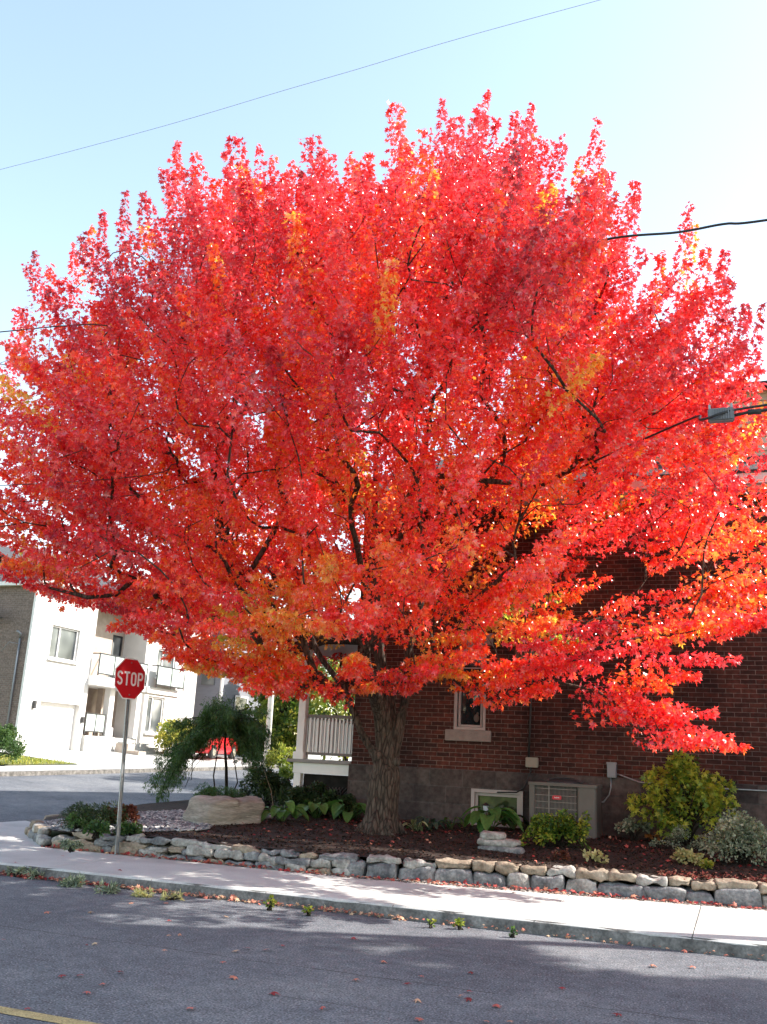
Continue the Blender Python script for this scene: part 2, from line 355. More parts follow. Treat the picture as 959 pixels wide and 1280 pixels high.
# ------------------------------------------------------------------ leaf clouds
def leaf_tpl(kind):
    if kind == 'maple':
        h = [(0, 0), (.22, .0), (.46, .14), (.27, .34), (.55, .66), (.17, .62), (0, 1.05)]
        v = [(0, 0, 0), (.46, .10, -.10), (.22, .32, .0), (.56, .66, -.14), (.16, .62, -.02), (0, 1.08, -.14),
             (-.16, .62, -.02), (-.56, .66, -.14), (-.22, .32, 0), (-.46, .10, -.10), (0, .45, .06)]
        f = [(0, 1, 2), (0, 2, 10), (2, 3, 4), (10, 2, 4), (10, 4, 5), (10, 5, 6), (10, 6, 8), (8, 6, 7), (0, 10, 8), (0, 8, 9)]
    elif kind == 'oval':
        v = [(0, 0, 0), (.28, .35, .06), (.22, .75, .03), (0, 1, -.08), (-.22, .75, .03), (-.28, .35, .06), (0, .5, -.03)]
        f = [(0, 1, 6), (1, 2, 6), (2, 3, 6), (3, 4, 6), (4, 5, 6), (5, 0, 6)]
    elif kind == 'needle':
        v = [(-.07, 0, 0), (.07, 0, 0), (.09, .5, .03), (0, 1, 0), (-.09, .5, .03)]
        f = [(0, 1, 2), (0, 2, 4), (4, 2, 3)]
    else:  # chip
        v = [(-.5, -.2, 0), (.4, -.25, .05), (.5, .2, 0), (-.4, .25, .08)]
        f = [(0, 1, 2), (0, 2, 3)]
    return np.array(v, float), np.array(f, int)
def nrm(a): return a/np.maximum(np.linalg.norm(a, axis=-1, keepdims=True), 1e-9)
def leaves(name, P, D, Nn, Sz, tint, kind, mat, parent=None, curl=0):
    v, f = leaf_tpl(kind); n = len(P); k = len(v)
    D = nrm(D); Sd = nrm(np.cross(D, Nn)); Nz = np.cross(Sd, D)
    Sz = np.broadcast_to(Sz, (n,)).astype(float)
    zs = v[None, :, 2]*(1+curl*rng.normal(size=(n, 1)))
    asp = 1+.15*rng.normal(size=(n, 1))
    V = P[:, None, :]+Sz[:, None, None]*((v[None, :, 0]*asp)[..., None]*Sd[:, None, :]+v[None, :, 1, None]*D[:, None, :]+zs[..., None]*Nz[:, None, :])
    Fx = (f[None]+(np.arange(n)*k)[:, None, None]).reshape(-1)
    nf = n*len(f); me = bpy.data.meshes.new(name)
    me.vertices.add(n*k); me.vertices.foreach_set('co', V.reshape(-1).astype(np.float32))
    me.loops.add(nf*3); me.loops.foreach_set('vertex_index', Fx.astype(np.int32))
    me.polygons.add(nf); me.polygons.foreach_set('loop_start', (np.arange(nf)*3).astype(np.int32))
    me.update(calc_edges=True)
    a = me.attributes.new('tint', 'FLOAT', 'FACE')
    a.data.foreach_set('value', np.repeat(np.clip(np.broadcast_to(tint, (n,)), 0, 1), len(f)).astype(np.float32))
    me.materials.append(mat)
    o = bpy.data.objects.new(name, me); COL.objects.link(o)
    if parent is not None: o.parent = parent
    return o

# ------------------------------------------------------------------ terrain
def G(x, y): return .06*min(max(-x-12, 0), 14)+.02*min(max(y-18, 0), 60)
XK = [-600, -300, -160, -90, -60, -45, -36, -30, -26, -23, -20.3, -18, -16, -14, -12.8, -12, -10, -8, -5, -2, 1, 5, 10, 20, 40, 90, 200, 500]
YK = [-400, -150, -60, -30, -15, -4, 0, 4, 8, 9.9, 12, 15, 18, 21, 25, 30, 36, 43, 50, 60, 78, 110, 180, 350, 900]
def span(K, a, b): return sorted(set([a, b]+[k for k in K if a < k < b]))
def sheet(name, x0, x1, y0, y1, dz, mat, mb=None):
    mb = mb or MB(); mb.grid(span(XK, x0, x1), span(YK, y0, y1), lambda x, y: (x, y, G(x, y)+dz))
    o = mb.build(name, mat, fix=False); tag(o, kind='structure'); return o
sheet('ground', -600, 500, -400, 900, -.05, MT['grass'])
r = MB(); r.grid(span(XK, -160, 200), span(YK, -4, 9.9), lambda x, y: (x, y, G(x, y)))
r.grid(span(XK, -20.3, -12.8), span(YK, 9.9, 180), lambda x, y: (x, y, G(x, y)))
tag(r.build('road', MT['asphalt'], fix=False), kind='structure')
# worn yellow line and asphalt seam
l = MB(); l.grid([-60, -12, 40], [5.05, 5.17], lambda x, y: (x, y, G(x, y)+.004))
tag(l.build('road_marking', MT['yellowpaint'], fix=False), kind='structure')

def interp(x, pts):
    if x <= pts[0][0]: return pts[0][1]
    for (a, b), (c, d) in zip(pts, pts[1:]):
        if x <= c: return b+(d-b)*(x-a)/(c-a)
    return pts[-1][1]
def swb(x): return interp(x, [(-12.65, 14.9), (-12.2, 14.75), (-10.9, 12.95), (-9.6, 11.72), (-4.5, 11.68), (.3, 12.38), (12, 12.7)])
def wf(x): return swb(x)+interp(x, [(-9.6, .06), (-5.5, .06), (-3.8, .30), (-1.5, .28), (.3, .14), (12, .14)])   # stone wall front line
def swf(x): return 9.9+ (0 if x > -10.4 else (2.3-math.sqrt(max(0, 2.3**2-(x+10.4)**2))))
# sidewalk: slabs with joints
sw = MB()
def slab(x0, x1):
    xs = [x0+(x1-x0)*i/6 for i in range(7)]
    prof = [(0, 0), (.008, .004), (1, 0)]
    for i in range(6):
        a, b = xs[i], xs[i+1]
        za, zb = .13+G(a, 10), .13+G(b, 10)
        q = []
        for x, z in ((a, za), (b, zb)):
            yf, yb = swf(x), swb(x)+.02
            q += [(x, yf-.006, -.02), (x, yf, z-.018), (x, yf+.03, z), (x, yb, z), (x, yb, -.02)]
        sw.add(q, [(0, 5, 6, 1), (1, 6, 7, 2), (2, 7, 8, 3), (3, 8, 9, 4)]+([(0, 1, 2, 3, 4)] if i == 0 else [])+([(9, 8, 7, 6, 5)] if i == 5 else []))
x = -12.65
while x < 40:
    wd = 1.5 if x > -10 else 1.06
    slab(x, x+wd-.012); x += wd
tag(sw.build('sidewalk', MT['concrete'], fix=False), kind='structure')
# darker rough curb face strip standing proud of the slab edge
cb = MB(); xs = [-12.6+.25*i for i in range(211)]
for a, b in zip(xs, xs[1:]):
    q = []
    for xx in (a, b):
        y = swf(xx)-.012-.012*noise.noise(Vector((xx*3, 0, 0))); z = .118+.010*noise.noise(Vector((xx*5, 3, 0)))
        q += [(xx, y-.012, -.02), (xx, y, z-.02), (xx, y+.012+.02, z+.006)]
    cb.add(q, [(0, 3, 4, 1), (1, 4, 5, 2)], True)
tag(cb.build('curb', MT['curb'], fix=False), kind='structure')

# garden bed surface
def bedz(x, y):
    d = max(0, y-wf(x)); h = interp(d, [(0, .36), (.5, .40), (2.6, .50), (5, .56)])
    if x < -9: h -= min(.12, (-9-x)*.05)
    return h+.03*noise.noise(Vector((x*1.3, y*1.3, 0)))+G(x, y)*.5
bed = MB()
bxs = [-12.25+.15*i for i in range(0, 160)]
rows = [0, .02, .05, .1, .16, .22, .3, .38, .46, .55, .64, .73, .82, .91, 1]
vs = []; fs = []
for x in bxs:
    y0 = wf(x)+.14; y1 = 16.9 if x > -6.9 else 26
    for t in rows:
        y = y0+(y1-y0)*t
        vs.append((x, y, bedz(x, y)))
n = len(rows)
for i in range(len(bxs)-1):
    for j in range(n-1): fs.append((i*n+j, (i+1)*n+j, (i+1)*n+j+1, i*n+j+1))
bed.add(vs, fs, True)
tag(bed.build('garden_soil', MT['soil'], fix=False), kind='structure')

# mulch chips, gravel, debris : stuff
def scatter(n, fx, seed): 
    g = np.random.default_rng(seed); out = []
    while len(out) < n:
        p = fx(g)
        if p is not None: out.append(p)
    return np.array(out)
def in_gravel(x, y): return -11.3 < x < -8.0+.35*math.sin(y*3) and y < 15.6-.35*(x+11)*.2 and y > wf(x)+.2
def f_mulch(g):
    x = g.uniform(-9, 3); y = g.uniform(wf(x)+.22, 16.7)
    if in_gravel(x, y): return None
    return (x, y, bedz(x, y)+.008)
P = scatter(16000, f_mulch, 3); n = len(P)
leaves('mulch', P, rng.normal(size=(n, 3))*[1, 1, .25], rng.normal(size=(n, 3))*.35+[0, 0, 1], rng.uniform(.015, .06, n), rng.beta(1.5, 3.5, n), 'chip',
       leafmat('bark mulch', mix_ramp([(.02, .012, .01), (.05, .028, .02), (.10, .055, .035), (.24, .15, .09)]), .0, .9, .1))
tag(bpy.data.objects['mulch'], 'dark brown bark mulch covering the garden bed', 'mulch', kind='stuff')
def gravel(name, label, pts, s0, s1, mat, seed):
    mb = MB(); g = random.Random(seed)
    base = [(1, 0, 0), (-1, 0, 0), (0, 1, 0), (0, -1, 0), (0, 0, 1), (0, 0, -.6), (.6, .6, .5), (-.6, .6, .5), (.6, -.6, .5), (-.6, -.6, .5)]
    f = [(4, 0, 6), (4, 6, 2), (4, 2, 7), (4, 7, 1), (4, 1, 9), (4, 9, 3), (4, 3, 8), (4, 8, 0), (0, 5, 2), (2, 5, 1), (1, 5, 3), (3, 5, 0), (0, 2, 6), (2, 1, 7), (1, 3, 9), (3, 0, 8)]
    for p in pts:
        s = g.uniform(s0, s1); a = g.uniform(0, 6.3); sx, sy, sz = s*g.uniform(.6, 1.2), s*g.uniform(.5, 1), s*g.uniform(.25, .6)
        ca, sa = math.cos(a), math.sin(a)
        v = []
        for q in base:
            x, y, z = q[0]*sx*g.uniform(.8, 1.2), q[1]*sy*g.uniform(.8, 1.2), q[2]*sz
            v.append((p[0]+x*ca-y*sa, p[1]+x*sa+y*ca, p[2]+z))
        mb.add(v, f)
    return tag(mb.build(name, mat, fix=False), label, 'gravel', kind='stuff')
def f_grav(g):
    x = g.uniform(-11.2, -7.6); y = g.uniform(wf(x)+.15, 16)
    if not in_gravel(x, y): return None
    return (x, y, bedz(x, y)+.01)
gravel('gravel', 'loose grey slate gravel around the boulder', scatter(6500, f_grav, 5), .025, .07, MT['slate'], 6)
def f_strip(g):
    x = g.uniform(-5.6, 2.2); y = g.uniform(swb(x)-.02, wf(x)+.04)
    return (x, y, .125)
st = MB(); xs = [-12.2+.3*i for i in range(60)]
for a, b in zip(xs, xs[1:]):
    st.add([(a, swb(a)+.015, .10), (b, swb(b)+.015, .10), (b, wf(b)+.3, .12), (a, wf(a)+.3, .12)], [(0, 1, 2, 3)])
tag(st.build('verge', MT['soil'], fix=False), kind='structure')
gravel('gravel', 'small pebbles strewn between sidewalk and stone edging', scatter(2600, f_strip, 8), .012, .035,
       noisy('pebbles', [(.10, .08, .07), (.24, .19, .16), (.42, .36, .31)], 20, .85, .2) if False else cellmat('pebbles', [(0, (.05, .04, .035)), (.5, (.17, .14, .12)), (1, (.48, .42, .37))], 22), 9)

# ------------------------------------------------------------------ stones
def stone_geo(l, d, h, seed, n=6.5, cuts=4, rough=.05, strata=0):
    bm = bmesh.new(); bmesh.ops.create_cube(bm, size=2)
    bmesh.ops.subdivide_edges(bm, edges=bm.edges[:], cuts=cuts, use_grid_fill=True)
    g = random.Random(seed); sk_ = 0; off = Vector((g.uniform(0, 99), g.uniform(0, 99), g.uniform(0, 99)))
    sk = [g.uniform(-.12, .12) for _ in range(4)]
    for v in bm.verts:
        p = v.co; r = (abs(p.x)**n+abs(p.y)**n+abs(p.z)**n)**(1/n); p = p/r
        p = Vector((p.x*(1+sk[0]*p.z+sk[3]*p.y), p.y, p.z*(1+sk[1]*p.x)+sk[2]*p.x*.5))
        q = Vector((p.x*l/2, p.y*d/2, p.z*h/2))
        k = noise.fractal(q*(2.2/max(h, .12))*.35+off, 1, 2, 4)
        nrmv = Vector((p.x/l, p.y/d, p.z/h)).normalized()
        q += nrmv*k*rough
        if strata: q += Vector((nrmv.x, nrmv.y, 0))*strata*math.sin(q.z*34+3*noise.noise(q*2+off))
        v.co = q
    bm.verts.index_update()
    r = [tuple(v.co) for v in bm.verts], [tuple(v.index for v in f.verts) for f in bm.faces]
    bm.free(); return r
def stone(parent, c, l, d, h, rz, seed, mat, **k):
    mb = MB(); v, f = stone_geo(l, d, h, seed, **k)
    m = Matrix.Translation(c) @ Matrix.Rotation(rz, 4, 'Z') @ Matrix.Rotation(rnd.uniform(-.04, .04), 4, 'Y')
    mb.add(v, f, True, m)
    return mb.build('stone', mat, parent, fix=False)
edging = empty('stone_edging', (0, 0, 0), 0, 'low dry laid grey and tan stone edging along the front of the garden bed', 'stone wall')
def course(x0, x1, z0, h, w0, w1, mats, dep=.26, setb=0, seed=0, hv=.15, top=None):
    g = random.Random(seed); x = x0
    while x < x1:
        wd = g.uniform(w0, w1); xm = x+wd/2; hh = h*g.uniform(1-hv, 1+hv)
        ang = math.atan2(wf(x+wd)-wf(x), wd)
        stone(edging, (xm, wf(xm)+dep/2+setb+g.uniform(-.02, .02), z0+hh/2+(g.uniform(-.01, .01))), wd*1.0, dep, hh, ang+g.uniform(-.05, .05), g.random()*1e3, MT[g.choice(mats)], rough=.045, n=g.uniform(6, 14), cuts=6)
        x += wd+.008
course(-4.9, 3.0, .10, .185, .24, .56, ['stone_grey']*5+['stone_pale'], .26, 0, 21)
course(-4.6, 3.0, .285, .095, .26, .46, ['stone_tan', 'stone_tan', 'stone_pale'], .24, .05, 22)
course(-9.5, -5.0, .10, .10, .20, .50, ['stone_pale', 'stone_grey', 'stone_tan'], .26, 0, 23, .25)
course(-7.2, -5.0, .20, .10, .20, .48, ['stone_pale', 'stone_grey'], .25, .02, 24, .2)
course(-9.5, -7.25, .20, .08, .22, .5, ['stone_pale', 'stone_grey', 'stone_tan'], .25, .02, 25, .2)
course(-9.2, -5.0, .295, .075, .22, .55, ['stone_pale', 'stone_tan', 'stone_grey'], .25, .06, 27, .25)
# corner and cross-street side
def rowpath(parent, pts, z0, h, w0, w1, mats, seed, dep=.28):
    g = random.Random(seed)
    for (a, b) in zip(pts, pts[1:]):
        a, b = Vector(a), Vector(b); L = (b-a).length; s = 0
        while s < L:
            wd = g.uniform(w0, w1); p = a+(b-a)*((s+wd/2)/L)
            stone(parent, (p.x, p.y, z0+G(p.x, p.y)*.5+h/2), wd, dep*g.uniform(.8, 1.2), h*g.uniform(.8, 1.25), math.atan2(b.y-a.y, b.x-a.x)+g.uniform(-.2, .2), g.random()*1e3, MT[g.choice(mats)], rough=.03, n=g.uniform(3.5, 6))
            s += wd+.01
rowpath(edging, [(-9.75, 12.0), (-10.95, 13.15), (-12.05, 14.9)], .11, .13, .18, .36, ['stone_pale', 'stone_grey', 'stone_tan'], 31, .22)
rowpath(edging, [(-10.0, 12.25), (-10.9, 13.15)], .23, .11, .2, .38, ['stone_pale', 'stone_tan'], 32, .2)
rowpath(edging, [(-12.2, 15.0), (-12.25, 20.5)], .08, .2, .4, .75, ['stone_pale', 'stone_grey', 'stone_tan'], 33)
sr = empty('stone_row', (0, 0, 0), 0, 'short row of flat pale stones running back beside the sign post between shrubs and gravel', 'stone row')
rowpath(sr, [(-8.55, 12.2), (-9.2, 13.3), (-10.2, 14.6), (-11.0, 15.6)], .32, .12, .3, .5, ['stone_pale', 'stone_grey'], 34)
# stacked flat stones behind the edging
pc = at(622, 1066, z=.42)
stk = empty('stone_stack', (pc.x, pc.y, 0), 0, 'small stack of flat pale stones rising above the edging near the basement window', 'stone stack')
for i, (dx, dz, L, h, mt) in enumerate([(0, .44, .66, .12, 'stone_grey'), (-.02, .545, .60, .09, 'stone_pale'), (-.12, .63, .34, .09, 'stone_pale')]):
    stone(stk, (dx, .2+.02*i, dz), L, .34, h, .05*i, 300+i, MT[mt], rough=.03)
# boulder
a = at(222, 1040, z=.40); b = at(306, 1030, z=.42); mid = (a+b)/2
bo = empty('boulder', (mid.x, mid.y+.35, 0), math.atan2(b.y-a.y, b.x-a.x)*.6, 'large flat topped tan sandstone boulder resting on slate gravel', 'boulder')
L = 1.06
mb = MB(); v, f = stone_geo(L, .85, .54, 77, 9, 16, .10, .014)
v = [(x+(.34*z if x < 0 else .10*z)*(1 if z < 0 else .9), y, z*(1+.12*x/L)+.05*(x/L)-.05*max(0, -x-.2)) for x, y, z in v]
mb.add(v, f, True, Matrix.Translation((0, 0, .60))); mb.build('rock', MT['boulder'], bo, fix=False)

# ------------------------------------------------------------------ plants
def plumes_leaves(name, C, AX, LEN, RAD, cnt, size, tint0, kind, mat, parent, out=None, flat=None, droop=.5, seed=1, sz_var=.2, tvar=.09, nup=.7, taper=.75):
    """leaf sprays: C base points, AX unit axes, LEN lengths, RAD radii, cnt leaves each"""
    g = np.random.default_rng(seed)
    idx = np.repeat(np.arange(len(C)), cnt); n = len(idx)
    t = g.uniform(0, 1, n)**.85
    c = C[idx]+AX[idx]*(LEN[idx]*t)[:, None]
    rad = RAD[idx]*(1-taper*t**1.5)*np.sqrt(g.uniform(.05, 1, n))
    o = g.normal(size=(n, 3)); o -= AX[idx]*np.sum(o*AX[idx], 1)[:, None]; o = nrm(o)
    off = o*rad[:, None]
    if flat is not None: off[:, 2] *= flat[idx]
    P = c+off
    D = nrm(o*.8+AX[idx]*.35+g.normal(size=(n, 3))*.45+np.array([0, 0, -droop]))
    Nn = nrm(g.normal(size=(n, 3))*.55+o*.35+np.array([0, 0, nup]))
    tint = tint0[idx]+g.normal(size=n)*tvar
    sz = size*(1+sz_var*g.normal(size=n)).clip(.5, 1.6)
    return leaves(name, P, D, Nn, sz, tint, kind, mat, parent, .4)

def shrub(name, label, cat, base, r, h, n, size, kind, mat, seed, group=None, clump=14, stemm='bark2', up=.6, tvar=.25, hollow=.35, shape=None, tmean=.45, zlow=.12, stemr=.008):
    g = np.random.default_rng(seed)
    root = empty(name, base, 0, label, cat, group)
    rx, ry = r if hasattr(r, '__len__') else (r, r)
    cl = []
    while len(cl) < clump:
        d = nrm(g.normal(size=3)); d[2] = abs(d[2])
        rr = g.uniform(hollow, .86)
        cl.append([d[0]*rx*rr, d[1]*ry*rr, zlow*h+(h*(1-zlow))*(.15+.72*d[2]*rr+.05*g.normal())])
    cl = np.array(cl)
    ax = nrm(cl*[1, 1, .3]+np.array([0, 0, up*max(rx, .2)])+g.normal(size=cl.shape)*.1)
    mb = MB()
    for c in cl:
        p0 = Vector((g.normal()*.03, g.normal()*.03, -.03)); p3 = Vector(c)+Vector(ax[0]*0)
        p1 = Vector((c[0]*.3, c[1]*.3, c[2]*.55))
        pts = [p0, p1, p3]
        mb.tube(pts, [stemr*1.6, stemr, stemr*.5], 5)
    mb.build('stem', MT[stemm], root)
    L = np.full(len(cl), h*.30)*g.uniform(.7, 1.3, len(cl)); R = np.full(len(cl), max(rx, ry)*.32)*g.uniform(.7, 1.25, len(cl))
    t0 = tmean+g.normal(size=len(cl))*tvar*.6
    plumes_leaves('foliage', cl-ax*L[:, None]*.4, ax, L, R, max(3, n//len(cl)), size, t0, kind, mat, root, seed=seed+1, tvar=tvar*.6, droop=.1)
    return root

def blade_plant(name, label, cat, base, n, ln, wd, mat, seed, droop=1.35, group=None, flower=False, lift=1.0):
    g = random.Random(seed); root = empty(name, base, 0, label, cat, group)
    mb = MB(); tint = []
    for i in range(n):
        a = 2*PI*i*.382+g.uniform(-.3, .3); s = g.uniform(.65, 1.1)*ln; w_ = wd*g.uniform(.8, 1.15)
        el = g.uniform(.55, 1.35)*lift
        dirh = Vector((math.cos(a), math.sin(a), 0)); side = Vector((-math.sin(a), math.cos(a), 0))
        # petiole then blade
        p0 = dirh*.03; p1 = p0+(dirh*math.cos(el)+Vector((0, 0, math.sin(el))))*s*.75
        mb.tube([p0, (p0+p1)/2+Vector((0, 0, .02)), p1], .006, 4, smooth=True)
        vs = []; K = 6
        for k in range(K+1):
            t = k/K; bend = -droop*t*t
            c = p1+dirh*(s*.8*t*math.cos(el*.4))+Vector((0, 0, s*.8*(t*.25*math.sin(el)+bend*.55)))
            ww = w_*math.sin(PI*min(1, (t*.93+.07)))**.6*(1-t*.15)*.5
            if k == K: ww = .002
            up = .25*ww
            vs += [c-side*ww+Vector((0, 0, up)), c-side*ww*.5-Vector((0, 0, up*.1)), c-Vector((0, 0, up*.5)), c+side*ww*.5-Vector((0, 0, up*.1)), c+side*ww+Vector((0, 0, up))]
        fs = [(k*5+j, k*5+j+1, (k+1)*5+j+1, (k+1)*5+j) for k in range(K) for j in range(4)]
        mb.add(vs, fs, True)
    o = mb.build('foliage', mat, root, fix=False)
    at_ = o.data.attributes.new('tint', 'FLOAT', 'FACE'); gg = np.random.default_rng(seed)
    nf = len(o.data.polygons); per = nf//n
    at_.data.foreach_set('value', np.repeat(gg.uniform(.1, .9, n), per)[:nf].astype(np.float32) if per*n == nf else gg.uniform(.2, .8, nf).astype(np.float32))
    return root
def B(px, py, z=None):          # a point on the bed surface
    z = .45
    for _ in range(6):
        p = at(px, py, z=z); z = bedz(p.x, p.y)
    return Vector((p.x, p.y, z))

# ------------------------------------------------------------------ the maple
TB = Vector((-5.30, 14.4, .47))
CEN = (-5.55, 14.1)
RZ = [(2.3, 1.5), (2.9, 4.2), (3.7, 5.7), (5, 6.2), (6.6, 6.2), (8, 5.8), (9.2, 4.9), (10.3, 3.9), (11.3, 2.7), (12.3, 1.5), (13.0, .5)]
TOPL = [(-60, 430), (0, 395), (45, 325), (90, 305), (130, 260), (175, 235), (205, 185), (230, 178), (260, 205), (325, 195), (365, 215), (400, 200), (430, 212), (470, 190), (500, 165), (530, 200), (555, 165), (590, 160), (620, 165), (660, 160), (685, 215), (740, 195), (780, 275), (805, 325), (850, 300), (900, 350), (915, 410), (955, 440), (1000, 520)]
BOTL = [(-60, 745), (0, 755), (60, 770), (110, 788), (150, 800), (200, 812), (230, 848), (300, 872), (380, 892), (440, 888), (500, 885), (540, 872), (600, 868), (640, 868), (700, 850), (750, 815), (959, 800), (1020, 700)]
def pix(p):
    v = Vector(p)-Vector((0, 0, EYE)); w_ = v.dot(_f); return 479.5+F*v.dot(_R)/w_, 640-F*v.dot(_U)/w_
def build_maple():
    g = random.Random(5)
    root = empty('maple_tree', TB, 0, 'huge round red maple in full autumn colour before the brick house', 'tree')
    # targets
    T = []
    tries = 0
    while len(T) < 1750 and tries < 200000:
        tries += 1
        z = g.uniform(2.5, 12.6); R = interp(z, RZ)
        if g.random() > (R/6.1)**1.3+.10: continue
        u = g.random()**.42; a = g.uniform(0, 2*PI)
        rr = R*u*(1+.10*noise.noise(Vector((math.cos(a)*2, math.sin(a)*2, z*.5))))
        x, y = CEN[0]+rr*math.cos(a), CEN[1]+.25+rr*math.sin(a)*(.86 if math.sin(a) < 0 else 1)
        if y < 10 and z < 5.2: continue
        if z < 4.0 and rr < 2.0: continue
        if y > 15.6 and z < 9.9 and x > -7.6: continue
        if z < 3.4 and g.random() < .35: continue
        qx, qy = pix((x, y, z))
        if qy > interp(qx, BOTL)-22 or qy < interp(qx, TOPL)+66: continue
        if qx > 930 or qx < -60: continue
        if (qx > 885 and 570 < qy < 655) or (qx > 875 and 490 < qy < 535 and g.random() < .7): continue
        if (690 < qx < 860 and 682 < qy < 768 and g.random() < .8) or (730 < qx < 840 and 700 < qy < 750): continue
        if 425 < qx < 500 and 580 < qy < 690 and y < 13.0 and g.random() < .5: continue
        if qx > 760 and qy < interp(qx, TOPL)+95: continue
        if 430 < qx < 520 and 790 < qy < 832 and g.random() < .7: continue
        T.append(Vector((x, y, z)))
    # upright leader shoots that make the ragged top
    spikes = [(212, 175), (222, 190), (495, 145), (497, 175), (553, 145), (556, 180), (598, 145), (610, 170), (640, 150), (658, 140), (662, 170), (738, 180), (742, 205), (325, 205), (300, 215), (400, 205), (465, 200), (690, 190), (150, 255), (130, 275), (92, 305), (50, 320), (60, 345), (30, 385), (15, 400), (848, 290), (860, 310), (903, 335), (895, 360), (925, 415), (940, 440), (785, 260), (780, 290), (250, 230), (365, 255), (430, 235), (525, 215), (575, 180), (715, 215), (180, 245), (820, 330), (870, 340), (10, 430), (110, 290), (270, 235), (345, 225), (360, 230), (375, 240), (385, 225), (415, 225), (440, 220), (450, 235), (285, 225), (310, 220)]
    SPK = []
    for (sx, sy) in spikes:
        yy = 12.9+g.uniform(-.8, 1.0) if 200 < sx < 760 else 13.2+g.uniform(-.9, .9)
        T.append(at(sx+g.uniform(-5, 5), sy+58, y=yy)); SPK.append(T[-1])
    # extra drooping low branches at the right, as photographed
    for (px, py, yy) in [(850, 925, 12.6), (820, 930, 12.5), (835, 940, 12.6), (790, 905, 12.7), (765, 890, 12.8), (745, 875, 12.9), (800, 895, 12.6), (755, 905, 12.7),
                         (905, 785, 11.6), (925, 790, 11.5), (870, 800, 11.6), (840, 805, 11.8), (800, 810, 12), (760, 820, 12), (720, 835, 12.2), (690, 850, 12.3), (650, 850, 12.4), (620, 855, 12.6), (790, 865, 12.8), (810, 850, 12.6), (830, 835, 12.5),
                         (930, 640, 11.3), (900, 650, 11.5), (880, 700, 11.6), (940, 700, 11.4), (920, 730, 11.5), (880, 600, 11.4), (910, 620, 11.2), (620, 885, 12.9), (590, 870, 12.8), (660, 870, 12.7),
                         (350, 860, 12), (300, 850, 11.8), (260, 835, 11.6), (380, 870, 12.2), (420, 880, 12.6), (560, 850, 12.6), (520, 850, 12.6), (480, 860, 12.6), (230, 815, 11.3), (450, 870, 12.7), (500, 870, 12.8)]:
        T.append(at(px, py-12, y=yy))
    for (px, py, yy) in [(380, 770, 12), (360, 820, 12.2), (350, 790, 12), (395, 845, 12.5), (330, 830, 12), (425, 760, 12), (540, 800, 12.8), (580, 800, 12.7), (400, 740, 11.8), (370, 845, 12.3), (340, 850, 12.2)]:
        T.append(at(px, py, y=yy))
    for (px, py) in [(470, 570), (460, 535), (490, 600), (445, 600), (505, 560), (435, 560), (430, 620), (480, 645), (460, 620), (520, 600), (410, 590), (475, 500), (500, 520), (440, 520)]:
        T.append(at(px, py, y=15.1+g.uniform(-.4, .3)))
    for (px, py, yy) in [(718, 330, 8.9), (705, 345, 9.0), (690, 325, 9.1), (672, 350, 9.3), (655, 335, 9.5), (640, 365, 9.7), (620, 350, 9.9), (600, 380, 10.2), (580, 370, 10.5), (700, 370, 9.2), (665, 385, 9.6), (630, 400, 10)]:
        T.append(at(px, py+12, y=yy))
    T.sort(key=lambda t: (t-Vector((TB.x, TB.y, 2.5))).length+g.uniform(0, .6))
    pos = []; par = []
    def addn(p, q): pos.append(Vector(p)); par.append(q); return len(pos)-1
    # trunk
    n0 = addn(TB+Vector((0, 0, -.1)), -1)
    n = n0
    for z, dx in ((.25, .0), (.5, .0), (.75, .02), (.95, .03)): n = addn(TB+Vector((dx, 0, z)), n)
    crotch = n
    limbs = [((-.24, -.10, .36), (-.48, -.2, .82), (-.78, -.35, 1.40), (-1.25, -.6, 2.15), (-1.9, -1.0, 3.2)),
             ((.02, -.06, .5), (-.02, -.1, 1.1), (-.12, -.15, 1.9), (-.3, -.3, 3.3), (-.3, -.4, 5.3)),
             ((.17, .02, .45), (.24, .03, 1.0), (.30, -.0, 1.9), (.7, -.2, 3.4), (1.4, -.4, 5.2)),
             ((.22, -.05, .9), (.60, -.4, 1.6), (1.4, -1.1, 2.25), (2.4, -1.7, 2.9)),
             ((-.05, .25, .5), (-.2, .45, 1.3), (-.6, .6, 2.6), (-1.2, .6, 4.4)),
             ((-.08, -.15, .9), (-.15, -.6, 1.6), (.1, -1.5, 2.4), (.3, -2.5, 3.2)),
             ((.1, .2, .6), (.3, .4, 1.5), (.7, .5, 3.0), (1.2, .6, 5.0))]
    for lb in limbs:
        p = crotch; base = pos[crotch]; prev = base
        for q in lb:
            tgt = base+Vector(q); m = (prev+tgt)/2+Vector((g.uniform(-.05, .05), g.uniform(-.05, .05), 0))
            p = addn(m, p); p = addn(tgt, p); prev = tgt
    PP = np.zeros((60000, 3)); DD = np.zeros((60000, 3)); cnt = 0
    def sync():
        nonlocal cnt
        while cnt < len(pos):
            PP[cnt] = pos[cnt]; q = par[cnt]
            DD[cnt] = (pos[cnt]-pos[q]).normalized() if q >= 0 else (0, 0, 1)
            cnt += 1
    chains = []; tips = []
    for t in T:
        sync(); tv = np.array(t)
        d = tv-PP[:cnt]; L = np.linalg.norm(d, axis=1)+1e-6
        cs = np.sum(d*DD[:cnt], 1)/L
        cost = L+np.where(cs < .35, 2.5*(.35-cs)*L, 0)+np.where(PP[:cnt, 2] < 1.5, 50, 0)+.4*np.maximum(0, PP[:cnt, 2]-t.z+.1)*2
        i = int(np.argmin(cost)); P0 = pos[i]; L0 = L[i]
        d0 = Vector(DD[i]); out = Vector((t.x-TB.x, t.y-TB.y, 0)); out = out.normalized() if out.length > .1 else Vector((0, 0, 1))
        c1 = P0+(d0*.6+out*.25+Vector((0, 0, .15)))*L0*.45
        k = max(2, int(L0/.35)); p = i; ch = [i]
